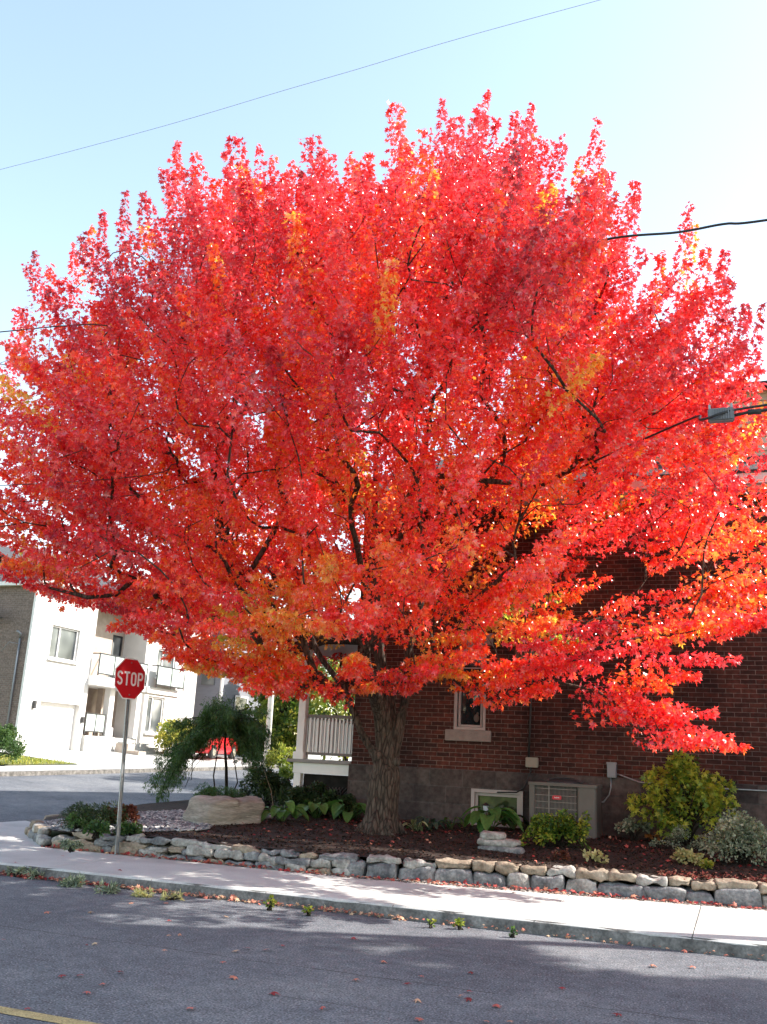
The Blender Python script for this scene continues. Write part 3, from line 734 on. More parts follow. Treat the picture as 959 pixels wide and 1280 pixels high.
        for s in range(1, k+1):
            u = s/k; q = P0*(1-u)**2+c1*(2*u*(1-u))+t*u*u
            if s < k: q = q+Vector((g.uniform(-1, 1), g.uniform(-1, 1), g.uniform(-1, 1)))*.035*min(1, L0)
            p = addn(q, p); ch.append(p)
        chains.append(ch); tips.append(p)
    # pipe-model radii
    npos = len(pos); load = np.zeros(npos)
    for tp in tips: load[tp] += 1
    for i in range(npos-1, -1, -1):
        if par[i] >= 0: load[par[i]] += load[i]
    tot = load[crotch]
    rad = .0065*np.maximum(load, 1)**.52
    rad = rad*(.27/(.0065*tot**.52)) if .0065*tot**.52 > .27 else rad
    rad = np.maximum(rad, .006)
    mb = MB()
    # trunk tube, flared
    tp = []; tr = []
    for z, r_ in ((-.15, .42), (.0, .35), (.06, .31), (.2, .27), (.45, .245), (.7, .245), (.88, .25), (1.02, .21), (1.15, .10)):
        tp.append(Vector((.03*max(0, z), 0, z))); tr.append(r_)
    mb.tube(tp, tr, 28, wob=.16)
    # root flares
    for a, l_ in ((.3, .42), (1.5, .4), (2.7, .5), (3.7, .45), (4.6, .38), (5.5, .44)):
        dv = Vector((math.cos(a), math.sin(a), 0))
        mb.tube([dv*.14+Vector((0, 0, .34)), dv*.24+Vector((0, 0, .12)), dv*l_*.85+Vector((0, 0, .01)), dv*(l_+.12)+Vector((0, 0, -.06))], [.10, .10, .065, .03], 10, wob=.2)
    def loc(i): return pos[i]-TB
    # main limbs
    i = crotch+1
    for lb in limbs:
        m = 2*len(lb); ids = list(range(i, i+m)); i += m
        rr = [max(.05, min(.17, rad[j]*.85)) for j in ids]
        for q in range(1, len(rr)): rr[q] = min(rr[q], rr[q-1]*.95)
        rr[0] = .13; rr[1] = min(rr[1]*1.1, .115)
        base = [loc(crotch)-Vector((0, 0, .25))]
        pts = base+[loc(j) for j in ids]
        # smooth
        sp = []; sr_ = []; rr = [.17]+rr
        for a_ in range(len(pts)-1):
            p0 = pts[max(0, a_-1)]; p1 = pts[a_]; p2 = pts[a_+1]; p3 = pts[min(len(pts)-1, a_+2)]
            for s in (0, .33, .66):
                sp.append(.5*((2*p1)+(p2-p0)*s+(2*p0-5*p1+4*p2-p3)*s*s+(3*p1-3*p2+p3-p0)*s**3)); sr_.append(rr[a_]*(1-s)+rr[a_+1]*s)
        sp.append(pts[-1]); sr_.append(rr[-1])
        mb.tube(sp, sr_, 14, wob=.12)
        for j, r_ in zip(ids, rr[1:]): rad[j] = r_
    # knot
    kp = at(497, 952, y=14.05)-TB
    mb.sphere(kp, (.06, .05, .075), 10, 8)
    for ch in chains:
        pts = [loc(j) for j in ch]; rr = [min(rad[j], rad[ch[1]]*1.15) if q == 0 else rad[j] for q, j in enumerate(ch)]
        if max(rr) < .004: continue
        mb.tube(pts, rr, 7 if rr[0] > .04 else 4, cap=False)
    # plume directions
    C = []; AX = []; LN = []; RD = []; TI = []; FL = []; CN = []
    for t in tips+[ch[-2] for ch in chains if len(ch) > 4]:
        p = pos[t]
        dv = Vector((p.x-CEN[0], p.y-CEN[1], 0)); rr = dv.length; dv = dv/max(rr, .01)
        R = interp(p.z, RZ); e = min(1, rr/max(R, .1))
        hz = max(0, min(1, (p.z-3.2)/6))
        up = -.12+1.75*hz+.15*g.gauss(0, 1)
        ax = (dv*(1.0-.35*hz)+Vector((0, 0, up))+Vector((g.gauss(0, 1), g.gauss(0, 1), g.gauss(0, 1)))*.24).normalized()
        ln = g.uniform(.85, 1.6)*(1 if hz > .2 else .85)
        fan = Vector((p.x-CEN[0], p.y-CEN[1], (p.z-2.4)*.9)).normalized(); ax = (ax*.55+fan*.75).normalized()
        spk = any((p-q_).length < .05 for q_ in SPK)
        if spk: ax = (Vector((dv.x*.12, dv.y*.12, 1))+Vector((g.gauss(0, .04), g.gauss(0, .04), 0))).normalized(); ln = g.uniform(1.3, 1.7)
        C.append(p-TB-ax*.35); AX.append(ax); LN.append(ln); RD.append(g.uniform(.11, .17) if spk else g.uniform(.15, .31)*(1 if hz > .3 else 1.2)); FL.append(.45+.55*hz)
        nz = noise.noise(Vector((p.x*.45, p.y*.45, p.z*.6)))+.4*noise.noise(Vector((p.x*1.3, p.y*1.3, p.z*1.3)))
        ti = .37+.27*nz-.26*(hz-.35)+.22*(1-e)+.08*g.gauss(0, 1)
        if p.z < 4.3: ti += .01
        if g.random() < .05: ti += .28
        TI.append(ti)
    C, AX = np.array(C), np.array(AX); LN, RD, TI, FL = map(np.array, (LN, RD, TI, FL))
    per = 175
    open('/tmp/plumes.txt','w').write(str(len(C)*per)) if False else None
    plumes_leaves('crown', C, AX, LN, RD, per, .067, TI, 'maple', MT['maple'], root, flat=FL, droop=.75, seed=9, tvar=.09, nup=.5, sz_var=.3)
    mb.build('trunk', MT['bark'], root, fix=False)
    return root
build_maple()

# ------------------------------------------------------------------ the brick house
WY = 16.8
def wall_holes(mb, x0, x1, z0, z1, y, holes, depth=.12, inward=1, axis='y'):
    """front sheet with real openings and reveals; axis 'y': plane y const, 'x': plane x const (first coord is y)"""
    us = sorted(set([x0, x1]+[h[0] for h in holes]+[h[1] for h in holes])); vs = sorted(set([z0, z1]+[h[2] for h in holes]+[h[3] for h in holes]))
    def P(u, v, d): return (u, y+d*inward, v) if axis == 'y' else (y+d*inward, u, v)
    for a, b in zip(us, us[1:]):
        for c, d in zip(vs, vs[1:]):
            um, vm = (a+b)/2, (c+d)/2
            if any(h[0] < um < h[1] and h[2] < vm < h[3] for h in holes): continue
            mb.add([P(a, c, 0), P(b, c, 0), P(b, d, 0), P(a, d, 0)], [(0, 1, 2, 3)])
    for h in holes:
        a, b, c, d = h[:4]; dp = h[4] if len(h) > 4 else depth
        mb.add([P(a, c, 0), P(b, c, 0), P(b, d, 0), P(a, d, 0), P(a, c, dp), P(b, c, dp), P(b, d, dp), P(a, d, dp)],
               [(0, 1, 5, 4), (1, 2, 6, 5), (2, 3, 7, 6), (3, 0, 4, 7)])
house = empty('brick_house', (-6.85, WY, .4), 0, 'dark red brick house with a grey block foundation behind the maple', 'house')
H0 = Vector(house.location)
def hb(mb, name, mat, parent=None):
    o = mb.build(name, mat, None, fix=False)
    o.parent = parent or house
    o.matrix_parent_inverse = Matrix.Translation(-H0)
    return o
wl = at(567, 900, y=WY).x; wr = at(607, 900, y=WY).x; wb = at(600, 913, y=WY).z; wt = wb+1.55
bl = at(590, 1000, y=WY).x; br = at(655, 1000, y=WY).x; bt = at(620, 987, y=WY).z; bb = bt-.62
XE = 9.0
HX = -6.85
w1 = MB(); wall_holes(w1, HX, XE, 1.5, 6.55, WY, [(wl, wr, wb, wt)], .14)
wall_holes(w1, 1.9, 3, 2.2, 2.3, WY+.5, [])
w1.box((XE-.01, WY+.01, .2), (XE, 30, 6.55)); w1.box((HX, 29.9, .2), (XE, 30, 6.5))
hb(w1, 'wall', MT['brick'])
w2 = MB(); w2.add([(HX, WY, 1.5), (HX, 30, 1.5), (HX, 30, 6.55), (HX, WY, 6.55)], [(0, 1, 2, 3)]); hb(w2, 'side_wall', MT['brick_side'])
f1 = MB(); wall_holes(f1, HX-.03, XE+.03, .1, 1.5, WY-.045, [(bl, br, bb, bt)], .16)
f1.add([(HX-.03, WY-.045, 1.5), (XE, WY-.045, 1.5), (XE, WY+.02, 1.503), (HX-.03, WY+.02, 1.503)], [(0, 1, 2, 3)])
fo = hb(f1, 'foundation', MT['foundation'])
f2 = MB(); f2.add([(HX-.03, WY-.045, .1), (HX-.03, 30, .1), (HX-.03, 30, 1.5), (HX-.03, WY-.045, 1.5)], [(0, 1, 2, 3)]); hb(f2, 'side_foundation', MT['foundation_side'])
def framed(x0, x1, z0, z1, y, t, d, mb=None):
    mb = mb or MB()
    mb.box((x0, y, z0), (x0+t, y+d, z1)); mb.box((x1-t, y, z0), (x1, y+d, z1))
    mb.box((x0+t+.0005, y+.001, z1-t), (x1-t-.0005, y+d-.001, z1)); mb.box((x0+t+.0005, y+.001, z0), (x1-t-.0005, y+d-.001, z0+t)); return mb
wi = MB(); wi.add([(wl, WY+.135, wb), (wr, WY+.135, wb), (wr, WY+.135, wt), (wl, WY+.135, wt)], [(0, 1, 2, 3)])
win = hb(wi, 'window', MT['glass'])
m = framed(wl+.003, wr-.003, wb+.003, wt-.003, WY+.005, .05, .12)
framed(wl+.075, wr-.075, wb+.06, wb+.85, WY+.05, .035, .06, m); framed(wl+.075, wr-.075, wb+.87, wt-.07, WY+.06, .035, .05, m)
m.box((wl+.08, WY+.07, wb+1.12), (wr-.08, WY+.10, wb+1.14))
hb(m, 'frame', MT['frame'], win).matrix_parent_inverse = Matrix.Identity(4)
win.matrix_parent_inverse = Matrix.Translation(-H0)
m = MB(); m.box((wl-.14, WY-.06, wb-.20), (wr+.11, WY+.1, wb-.002), bev=.008)
o = hb(m, 'sill', MT['sill'], win); o.matrix_parent_inverse = Matrix.Identity(4)
m = MB(); m.box((wl-.12, WY-.02, wt+.002), (wr+.12, WY+.1, wt+.22), bev=.008)
o = hb(m, 'lintel', MT['sill'], win); o.matrix_parent_inverse = Matrix.Identity(4)
bi = MB(); bi.add([(bl, WY+.05, bb), (br, WY+.05, bb), (br, WY+.05, bt), (bl, WY+.05, bt)], [(0, 1, 2, 3)])
bw = hb(bi, 'basement_window', MT['glass_green_reflection'])
m = framed(bl+.003, br-.003, bb+.003, bt-.003, WY-.075, .06, .10); framed(bl+.07, br-.07, bb+.07, bt-.07, WY-.03, .045, .05, m)
o = hb(m, 'frame', MT['frame'], bw); o.matrix_parent_inverse = Matrix.Identity(4)
# a pale ornamental jar seen behind the window glass
m = MB(); pj = at(596, 893, y=WY+.12)
J = empty('ornament', (pj.x, WY+.118, wb+.10), 0, 'small dim pale round ornament showing at the dark glass of the brick house window', 'ornament')
m.sphere((0, 0, .12), (.055, .012, .075), 12, 8); m.sphere((.02, 0, .20), (.025, .010, .03), 10, 6); m.build('body', plain('dull ceramic', (.10, .085, .07), .6), J)
# eaves and roofs
m = MB(); m.box((HX-.45, WY-.48, 6.42), (XE+.4, WY+.02, 6.50)); hb(m, 'soffit', MT['white'])
m = MB(); m.box((HX-.47, WY-.60, 6.44), (XE+.45, WY-.485, 6.60)); m.box((HX-.47, WY-.605, 6.60), (XE+.45, WY-.48, 6.62)); hb(m, 'gutter', MT['white'])
m = MB()
def slope(mb, x0, x1, y0, z0, y1, z1, t=.06):
    mb.add([(x0, y0, z0), (x1, y0, z0), (x1, y1, z1), (x0, y1, z1), (x0, y0, z0+t), (x1, y0, z0+t), (x1, y1, z1+t), (x0, y1, z1+t)],
           [(0, 3, 2, 1), (4, 5, 6, 7), (0, 1, 5, 4), (2, 3, 7, 6), (1, 2, 6, 5), (0, 4, 7, 3)])
slope(m, HX-.5, XE+.5, WY-.62, 6.62, 23.4, 9.7); slope(m, HX-.5, XE+.5, 30.6, 6.62, 23.4, 9.7)
hb(m, 'roof', MT['shingle'])
for xa in (HX+.02, XE-.06):
    m = MB(); m.prism([(WY, 6.5), (30, 6.5), (23.4, 9.68)], 'x', xa, xa+.04); hb(m, 'gable', MT['brick_side'])
# dormer storey with cream clapboards
dz0, dz1, dy = 7.2, 9.05, 18.6
m = MB(); k = 0; z = dz0
while z < dz1-.02:
    m.add([(-3.6, dy-.03, z), (6, dy-.03, z), (6, dy, z+.15), (-3.6, dy, z+.15)], [(0, 1, 2, 3)])
    m.add([(-3.6, dy-.03, z), (-3.6, dy, z), (6, dy, z), (6, dy-.03, z)], [(0, 1, 2, 3)]); z += .15
m.box((-3.6, dy+.005, dz0), (6, 23, dz1))
do = hb(m, 'dormer', MT['siding'])
m = MB(); slope(m, -3.9, 6.3, dy-.35, dz1, 23.3, dz1+.75, .08); o = hb(m, 'dormer_roof', MT['shingle'], do); o.matrix_parent_inverse = Matrix.Identity(4)
do.matrix_parent_inverse = Matrix.Translation(-H0)

# porch on the west side
PX0, PX1, PY0, PY1 = at(368, 950, y=16.95).x, HX-.03, 16.95, 21
dzp = at(400, 950, y=PY0).z
po = empty('porch', (PX0, PY0, .3), 0, 'white timber porch with baluster railing on the left side of the brick house', 'porch')
po.location = (0, 0, 0)
m = MB(); m.box((PX0-.12, PY0-.10, dzp-.06), (PX1, PY1, dzp), bev=.005); m.build('deck', plain('grey porch deck', (.24, .22, .21), .7), po)
m = MB(); m.box((PX0, PY0-.03, dzp-.26), (PX1, PY0+.02, dzp-.065)); m.box((PX0, PY0+.03, dzp-.26), (PX0+.05, PY1, dzp-.065)); m.build('fascia', MT['white'], po)
m = MB()
m.box((PX0+.02, PY0-.02, .2), (PX0+.16, PY0+.12, dzp-.265)); m.build('pier', MT['white'], po)
m = MB(); m.box((PX0+.17, PY0+.12, .2), (PX1-.01, PY0+.14, dzp-.27)); m.build('underdeck_shade', noisy('painted underdeck shade', [(.012, .011, .010), (.03, .027, .025)], 5, .95, .2, spec=.05), po)  # dark board added behind the lattice, standing in for shade under the deck
m = MB(); k = PX0+.0
for i in range(22):
    x = PX0+.2+i*.07; 
    for s in (-1, 1):
        a = Vector((x, PY0+.05+.012*s, .3)); b = Vector((x+.7*s, PY0+.05+.012*s, 1.05))
        a.x, b.x = max(PX0+.02, min(PX1-.02, a.x)), max(PX0+.02, min(PX1-.02, b.x))
        if (b-a).length > .3: m.tube([a, b], .009, 4, smooth=False)
m.build('lattice', plain('lattice', (.06, .055, .05), .8), po)
m = MB(); m.box((PX0+.02, PY0-.01, dzp+.002), (PX0+.17, PY0+.14, 3.75), bev=.006); m.box((PX0-.02, PY0-.05, dzp+.001), (PX0+.21, PY0+.18, dzp+.14), bev=.01); m.build('column', MT['white'], po)
m = MB(); m.box((PX0+.02, PY1-.2, dzp+.002), (PX0+.17, PY1-.05, 3.75)); m.build('column', MT['white'], po)
rl = MB(); rl.box((PX0+.22, PY0+.03, dzp+.80), (PX1, PY0+.10, dzp+.86)); ro = rl.build('top_rail', plain('dark rail', (.14, .12, .11), .6), po)
rl = MB(); rl.box((PX0+.22, PY0+.04, dzp+.09), (PX1, PY0+.09, dzp+.14)); rl.build('bottom_rail', ro.data.materials[0], po)
bm_ = MB(); x = PX0+.26
while x < PX1-.03: bm_.box((x, PY0+.045, dzp+.142), (x+.032, PY0+.085, dzp+.798)); x += .078
bm_.build('baluster', MT['white'], ro)
rl = MB(); rl.box((PX0+.06, PY0+.2, dzp+.80), (PX0+.12, PY1-.25, dzp+.86)); rl.box((PX0+.07, PY0+.2, dzp+.09), (PX0+.11, PY1-.25, dzp+.14))
y = PY0+.3
while y < PY1-.3: rl.box((PX0+.075, y, dzp+.142), (PX0+.105, y+.04, dzp+.798)); y += .11
rl.build('side_railing', MT['white'], po)
m = MB(); m.box((PX0-.35, PY0-.3, 3.752), (PX1, PY1+.2, 3.95)); slope(m, PX0-.35, PX1, PY0-.3, 3.952, PY1+.2, 4.2, .05); m.build('porch_roof', MT['white'], po)

# air conditioner
al = at(661, 1035, y=16.05).x; ar = at(746, 1035, y=16.05).x; az = at(700, 979, y=16.05).z
AW = ar-al
gz_ = bedz((al+ar)/2, 16.1)
ac = empty('air_conditioner', ((al+ar)/2, 16.05, gz_), 0, 'beige outdoor air conditioner with wire guard standing against the foundation', 'air conditioner')
Z = az-gz_; hw = AW/2
def rrect(x0, y0, x1, y1, r, k=5):
    out = []
    for cx, cy, a0 in ((x1-r, y1-r, 0), (x0+r, y1-r, 90), (x0+r, y0+r, 180), (x1-r, y0+r, 270)):
        for i in range(k+1):
            a = math.radians(a0+90*i/k); out.append((cx+r*math.cos(a), cy+r*math.sin(a)))
    return out
m = MB(); m.prism(rrect(-hw-.02, -.02, hw+.02, .70, .07), 'z', Z-.05, Z); m.prism(rrect(-hw, 0, hw, .68, .06), 'z', .0, .07)
m.prism(rrect(-hw, .0, -hw+.10, .68, .03), 'z', .07, Z-.052); m.prism(rrect(hw*.42, 0, hw, .68, .06), 'z', .07, Z-.052)
m.build('casing', MT['ac'], ac)
m = MB(); m.box((-hw+.101, .05, .072), (hw*.42-.002, .06, Z-.053)); m.build('coil', plain('dark coil fins', (.05, .048, .045), .6), ac)
m = MB(); x = -hw+.115
while x < hw*.42-.01: m.tube([(x, .012, .07), (x, .012, Z-.05)], .0035, 4); x += .022
z = .12
while z < Z-.07: m.box((-hw+.10, .004, z), (hw*.42, .016, z+.010)); z += .105
m.box((-.12-hw*.2, .000, .07), (-.10-hw*.2, .02, Z-.05)); m.build('guard', MT['acbar'], ac)
m = MB()
m.tube([(-.02+.30*math.cos(a*PI/10), .33, Z+.002+.085*math.sin(a*PI/10)) for a in range(11)], .012, 6)
m.sphere((-.02, .33, Z), (.30, .30, .075), 18, 8); m.build('fan_guard', MT['dark'], ac)
bp = at(696, 997, y=16.03)
bx, bz = bp.x-(al+ar)/2, bp.z-gz_
m = MB(); m.prism([(bx+(p[0]), bz+p[1]) for p in rrect(-.075, -.033, .075, .033, .02, 3)], 'y', -.008, .003); bd = m.build('badge', plain('badge red', (.48, .02, .035), .4), ac)
m = MB()                                   # tiny unreadable pale lettering on the badge
for i, hgt in enumerate((.022, .018, .022, .016, .02)):
    xx = bx-.040+i*.017
    m.box((xx, -.0115, bz-.011), (xx+.004, -.0085, bz-.011+hgt)); m.box((xx+.0042, -.0114, bz-.002), (xx+.011, -.0085, bz+.003))
m.build('lettering', MT['signwhite'], bd)
# meter box, junction box, cables
def wallthing(name, label, cat): return empty(name, (0, 0, 0), 0, label, cat)
p = at(765, 963, y=WY-.05)
t = empty('meter_box', (p.x, WY, p.z), 0, 'small grey electrical disconnect box on the brick wall right of the air conditioner', 'electrical box')
m = MB(); m.box((-.075, -.11, -.12), (.075, -.002, .12), bev=.008); m.box((-.085, -.12, .10), (.085, -.001, .135), bev=.006); m.build('casing', MT['acbox'], t)
m = MB(); m.box((-.06, -.116, -.10), (.06, -.111, .04)); m.build('cover', MT['acbox'], t)
m = MB(); m.tube([(-.02, -.05, -.12), (-.02, -.055, -.28), (-.05, -.06, -.40), (-.14, -.07, -.52), (-.3, -.09, -.56)], .014, 8); m.tube([(.075, -.04, -.05), (.2, -.03, -.09), (.45, -.06, -.17), (1.2, -.07, -.20), (2.6, -.07, -.20)], .013, 8); m.build('conduit', MT['galv'], t)
p = at(665, 953, y=WY-.05)
t = empty('junction_box', (p.x, WY, p.z), 0, 'beige junction box on the brick wall above the left edge of the air conditioner', 'junction box')
m = MB(); m.box((-.11, -.09, -.085), (.11, -.002, .085), bev=.01); m.build('casing', MT['jbox'], t)
p2 = at(657, 985, y=WY-.05)
m = MB(); m.tube([(-.02, -.05, -.08), (-.02, -.07, -.16), (-.06, -.08, -.26), (p2.x-p.x-.02, -.08, p2.z-p.z), (p2.x-p.x-.15, -.09, p2.z-p.z-.08), (p2.x-p.x-.5, -.09, p2.z-p.z-.10)], .012, 6); m.sphere((-.02, -.07, -.15), .018, 8, 6); m.build('lead', MT['black'], t)
pts = [at(x, y, y=WY-.03) for x, y in ((661, 948), (663, 900), (664, 868), (667, 830), (667, 760), (668, 700), (670, 600))]
m = MB(); m.tube(pts, .017, 8); tag(m.build('wall_cable', MT['black']), 'black cable running vertically up the brick wall right of the window', 'cable')

# garden lantern
p = at(607, 1032, y=16.1); zb = bedz(p.x, 16.1); zt = at(607, 1003, y=16.1).z
t = empty('garden_lantern', (p.x, 16.1, zb), 0, 'small black capped lantern standing before the basement window', 'lantern')
hh = zt-zb
m = MB(); m.tube([(0, 0, 0), (0, 0, hh-.20)], .012, 8); m.build('post', MT['black'], t)
m = MB(); m.tube([(0, 0, hh-.20), (0, 0, hh-.05)], [.035, .052], 6, smooth=False); m.build('shade', plain('lantern glass', (.55, .58, .62), .3), t)
m = MB(); m.tube([(0, 0, hh-.05), (0, 0, hh-.03), (0, 0, hh)], [.085, .05, .008], 6, smooth=False); m.build('cap', MT['black'], t)

# ------------------------------------------------------------------ stop sign
sb = at(147, 1066, y=11.70); sb.z = .12; stp = at(164.5, 824, y=11.72)
sd = (stp-sb).normalized()
sign = empty('stop_sign', sb, 0, 'red octagonal stop sign with white letters on a leaning galvanised post at the corner', 'sign')
L = (stp-sb).length
zax = sd; nx = Vector((.78, -.62, 0)); nx = Vector((.98, -.20, 0)); nx = (nx-zax*nx.dot(zax)).normalized(); xx = zax.cross(nx)   # nx = face normal
SM = Matrix((xx, -nx, zax)).transposed().to_4x4()                  # local: x across, -y to viewer of the face, z along the post
m = MB(); 
m.prism([(-.030, .004), (-.030, .024), (-.012, .024), (-.012, .034), (.012, .034), (.012, .024), (.030, .024), (.030, .004), (.024, .004), (.024, .018), (-.024, .018), (-.024, .004)], 'z', -.2, L+.01, SM); m.build('post', MT['galv'], sign)
W = .60; c = W/2; k = c*math.tan(PI/8)
def octa(c): 
    k = c*math.tan(PI/8); return [(-k, -c), (k, -c), (c, -k), (c, k), (k, c), (-k, c), (-c, k), (-c, -k)]
zc = L-c+.01
m = MB(); m.prism([(a, b+zc) for a, b in octa(c)], 'y', -.002, .0015, SM); plate = m.build('plate', MT['signwhite'], sign)
m = MB(); m.prism([(a, b+zc) for a, b in octa(c-.016)], 'y', -.0045, -.0022, SM); m.build('face', MT['red'], sign)
# lettering: highway style strokes
def stroke(mb, pts, wd, y0, y1, mat, closed=False):
    pts = [Vector((p[0], p[1])) for p in pts]; n = len(pts); Lf = []; Rt = []
    for i, p in enumerate(pts):
        if closed: a, b = pts[(i-1) % n], pts[(i+1) % n]
        else: a, b = pts[max(0, i-1)], pts[min(n-1, i+1)]
        d1 = (p-a).normalized() if (p-a).length > 1e-9 else (b-p).normalized(); d2 = (b-p).normalized() if (b-p).length > 1e-9 else d1
        n1 = Vector((-d1.y, d1.x)); n2 = Vector((-d2.y, d2.x)); mm = (n1+n2).normalized(); s = wd/2/max(.5, mm.dot(n1))
        Lf.append(p+mm*s); Rt.append(p-mm*s)
    m_ = n if closed else n-1
    for i in range(m_):
        j = (i+1) % n
        q = [Lf[i], Lf[j], Rt[j], Rt[i]]
        mb.add([(v.x, y0, v.y) for v in q]+[(v.x, y1, v.y) for v in q], [(0, 1, 2, 3), (7, 6, 5, 4), (0, 4, 5, 1), (1, 5, 6, 2), (2, 6, 7, 3), (3, 7, 4, 0)], False, mat)
LH = .205; LW = .108; SW = .030
def arc(cx, cy, rx, ry, a0, a1, k=8): return [(cx+rx*math.cos(math.radians(a0+(a1-a0)*i/k)), cy+ry*math.sin(math.radians(a0+(a1-a0)*i/k))) for i in range(k+1)]
h2 = LH/2-SW/2; w2 = LW/2-SW/2
glyph = {
 'S': [(arc(0, h2*.5+.001, w2, h2*.5, 15, 90, 5)+arc(0, h2*.5+.001, w2, h2*.5, 90, 215, 8)+[(w2*.55, -h2*.12)]+arc(0, -h2*.5, w2, h2*.5, 20, -90, 7)+arc(0, -h2*.5, w2, h2*.5, -90, -165, 5), False)],
 'T': [([(-w2-SW/2, h2), (w2+SW/2, h2)], False), ([(0, h2-SW/2), (0, -h2-SW/2)], False)],
 'O': [(arc(0, h2-w2, w2, w2, 0, 180, 10)+arc(0, -h2+w2, w2, w2, 180, 360, 10), True)],
 'P': [([(-w2, -h2-SW/2), (-w2, h2+SW/2)], False), ([(-w2+SW/2, h2)]+[(w2*.3, h2)]+arc(w2*.3, h2*.5, w2*.7, h2*.5, 80, -80, 8)+[(w2*.3, 0), (-w2+SW/2, 0)], False)]}
m = MB()
for i, ch in enumerate('STOP'):
    ox = (-1.5+i)*.134
    for pts, cl in glyph[ch]: stroke(m, [(ox+a, b+zc) for a, b in pts], SW, -.0065, -.0047, SM, cl)
m.build('lettering', MT['signwhite'], sign)
for s in (-1, 1):
    m = MB(); m.tube([SM @ Vector((0, -.012, zc+s*.235)), SM @ Vector((0, -.004, zc+s*.235))], .013, 8, smooth=False); m.build('bolt', MT['galv'], sign)

# ------------------------------------------------------------------ bed plants
def weeper():
    g = random.Random(3); b = B(284, 1003)
    b = Vector((b.x, b.y, b.z))
    root = empty('weeping_shrub', b, 0, 'dark green weeping evergreen with a mop head drooping to the left over the gravel', 'shrub')
    ht = at(284, 900, y=b.y).z-b.z
    def px(x, y, dy=0): p = at(x, y, y=b.y+dy); return p-b
    mb = MB(); mb.tube([(0, 0, -.1), px(283, 960), px(281, 930), px(284, 905)], [.045, .036, .03, .022], 8, wob=.2)
    mb.tube([px(270, 998), px(267, 970), px(272, 940), px(282, 915)], [.02, .018, .016, .014], 6, wob=.2)
    mb.tube([px(287, 1002), px(297, 978), px(293, 950), px(285, 915)], [.018, .016, .014, .012], 6, wob=.2)
    C = []; A = []; Ln = []; R = []; T = []
    ends = [((262, 900), (245, 930)), ((275, 895), (262, 925)), ((292, 893), (302, 925)), ((308, 895), (326, 925)), ((285, 880), (278, 915)), ((255, 905), (232, 935)), ((300, 910), (330, 965)), ((248, 895), (222, 915)), ((318, 890), (335, 925)), ((222, 925), (200, 992)), ((230, 915), (212, 975)), ((240, 905), (225, 950)), ((215, 935), (203, 1000)), ((228, 930), (218, 985)), ((250, 892), (240, 915)), ((270, 880), (262, 900)), ((290, 878), (300, 905)),
            ((305, 885), (318, 935)), ((318, 900), (324, 960)), ((300, 885), (312, 960)), ((315, 905), (320, 935)), ((260, 895), (250, 925)), ((245, 905), (215, 935)), ((322, 920), (316, 975)), ((232, 920), (205, 960)), ((255, 885), (275, 880)), ((300, 880), (322, 900)), ((300, 900), (310, 950)), ((240, 918), (224, 960)), ((275, 885), (285, 895)), ((262, 882), (290, 890)), ((310, 890), (320, 920)), ((220, 945), (198, 985)), ((226, 912), (208, 945))]
    for (m1, e) in ends:
        for rep in range(3):
            dy = g.uniform(-.75, .75)
            s = px(283+g.uniform(-3, 3), 908); q = px(m1[0]+g.uniform(-12, 12), m1[1]+g.uniform(-10, 7), dy*.7); t = px(e[0]+g.uniform(-11, 11), e[1]+g.uniform(-18, 10), dy)
            pts = [s*(1-u)**2+(q*1.15-s*.0-(s+t)*.075)*2*u*(1-u)+t*u*u for u in [i/8 for i in range(9)]]
            mb.tube(pts, [.014*(1-.8*i/8) for i in range(9)], 4)
            for i in range(2, 9):
                for _ in range(2):
                    C.append(pts[i]+Vector((g.gauss(0, .05), g.gauss(0, .05), g.gauss(0, .03)))); A.append((Vector((g.gauss(0, .3), g.gauss(0, .3), -1))+(pts[i]-pts[i-1]).normalized()*.6).normalized())
                    Ln.append(g.uniform(.14, .34)); R.append(.055); T.append(.3+.22*g.gauss(0, 1)+(.25 if e[0] > 290 and e[1] > 930 and g.random() < .2 else 0))
    mb.build('trunk', MT['bark2'], root)
    plumes_leaves('foliage', np.array(C), np.array(A), np.array(Ln), np.array(R)*1.6, 44, .06, np.array(T), 'needle', MT['g_juniper'], root, seed=4, tvar=.15, nup=.2, droop=.9)
    # small dry twigs reaching down left
    mt = MB()
    for i in range(9):
        s = px(g.uniform(230, 262), g.uniform(925, 945), g.uniform(-.4, .4)); e = px(g.uniform(205, 240), g.uniform(968, 992), g.uniform(-.5, .5)); mm = (s+e)/2+Vector((g.uniform(-.1, .1), 0, .08))
        mt.tube([s, mm, e, e+Vector((-.12, 0, -.03))], [.009, .007, .004, .002], 4)
    mt.build('twig', MT['bark2'], root)
weeper()
def W_(p, px0, px1): # width in metres of a pixel span at a point's depth
    d = (p-Vector((0, 0, EYE))).dot(_f); return abs(px1-px0)/F*d
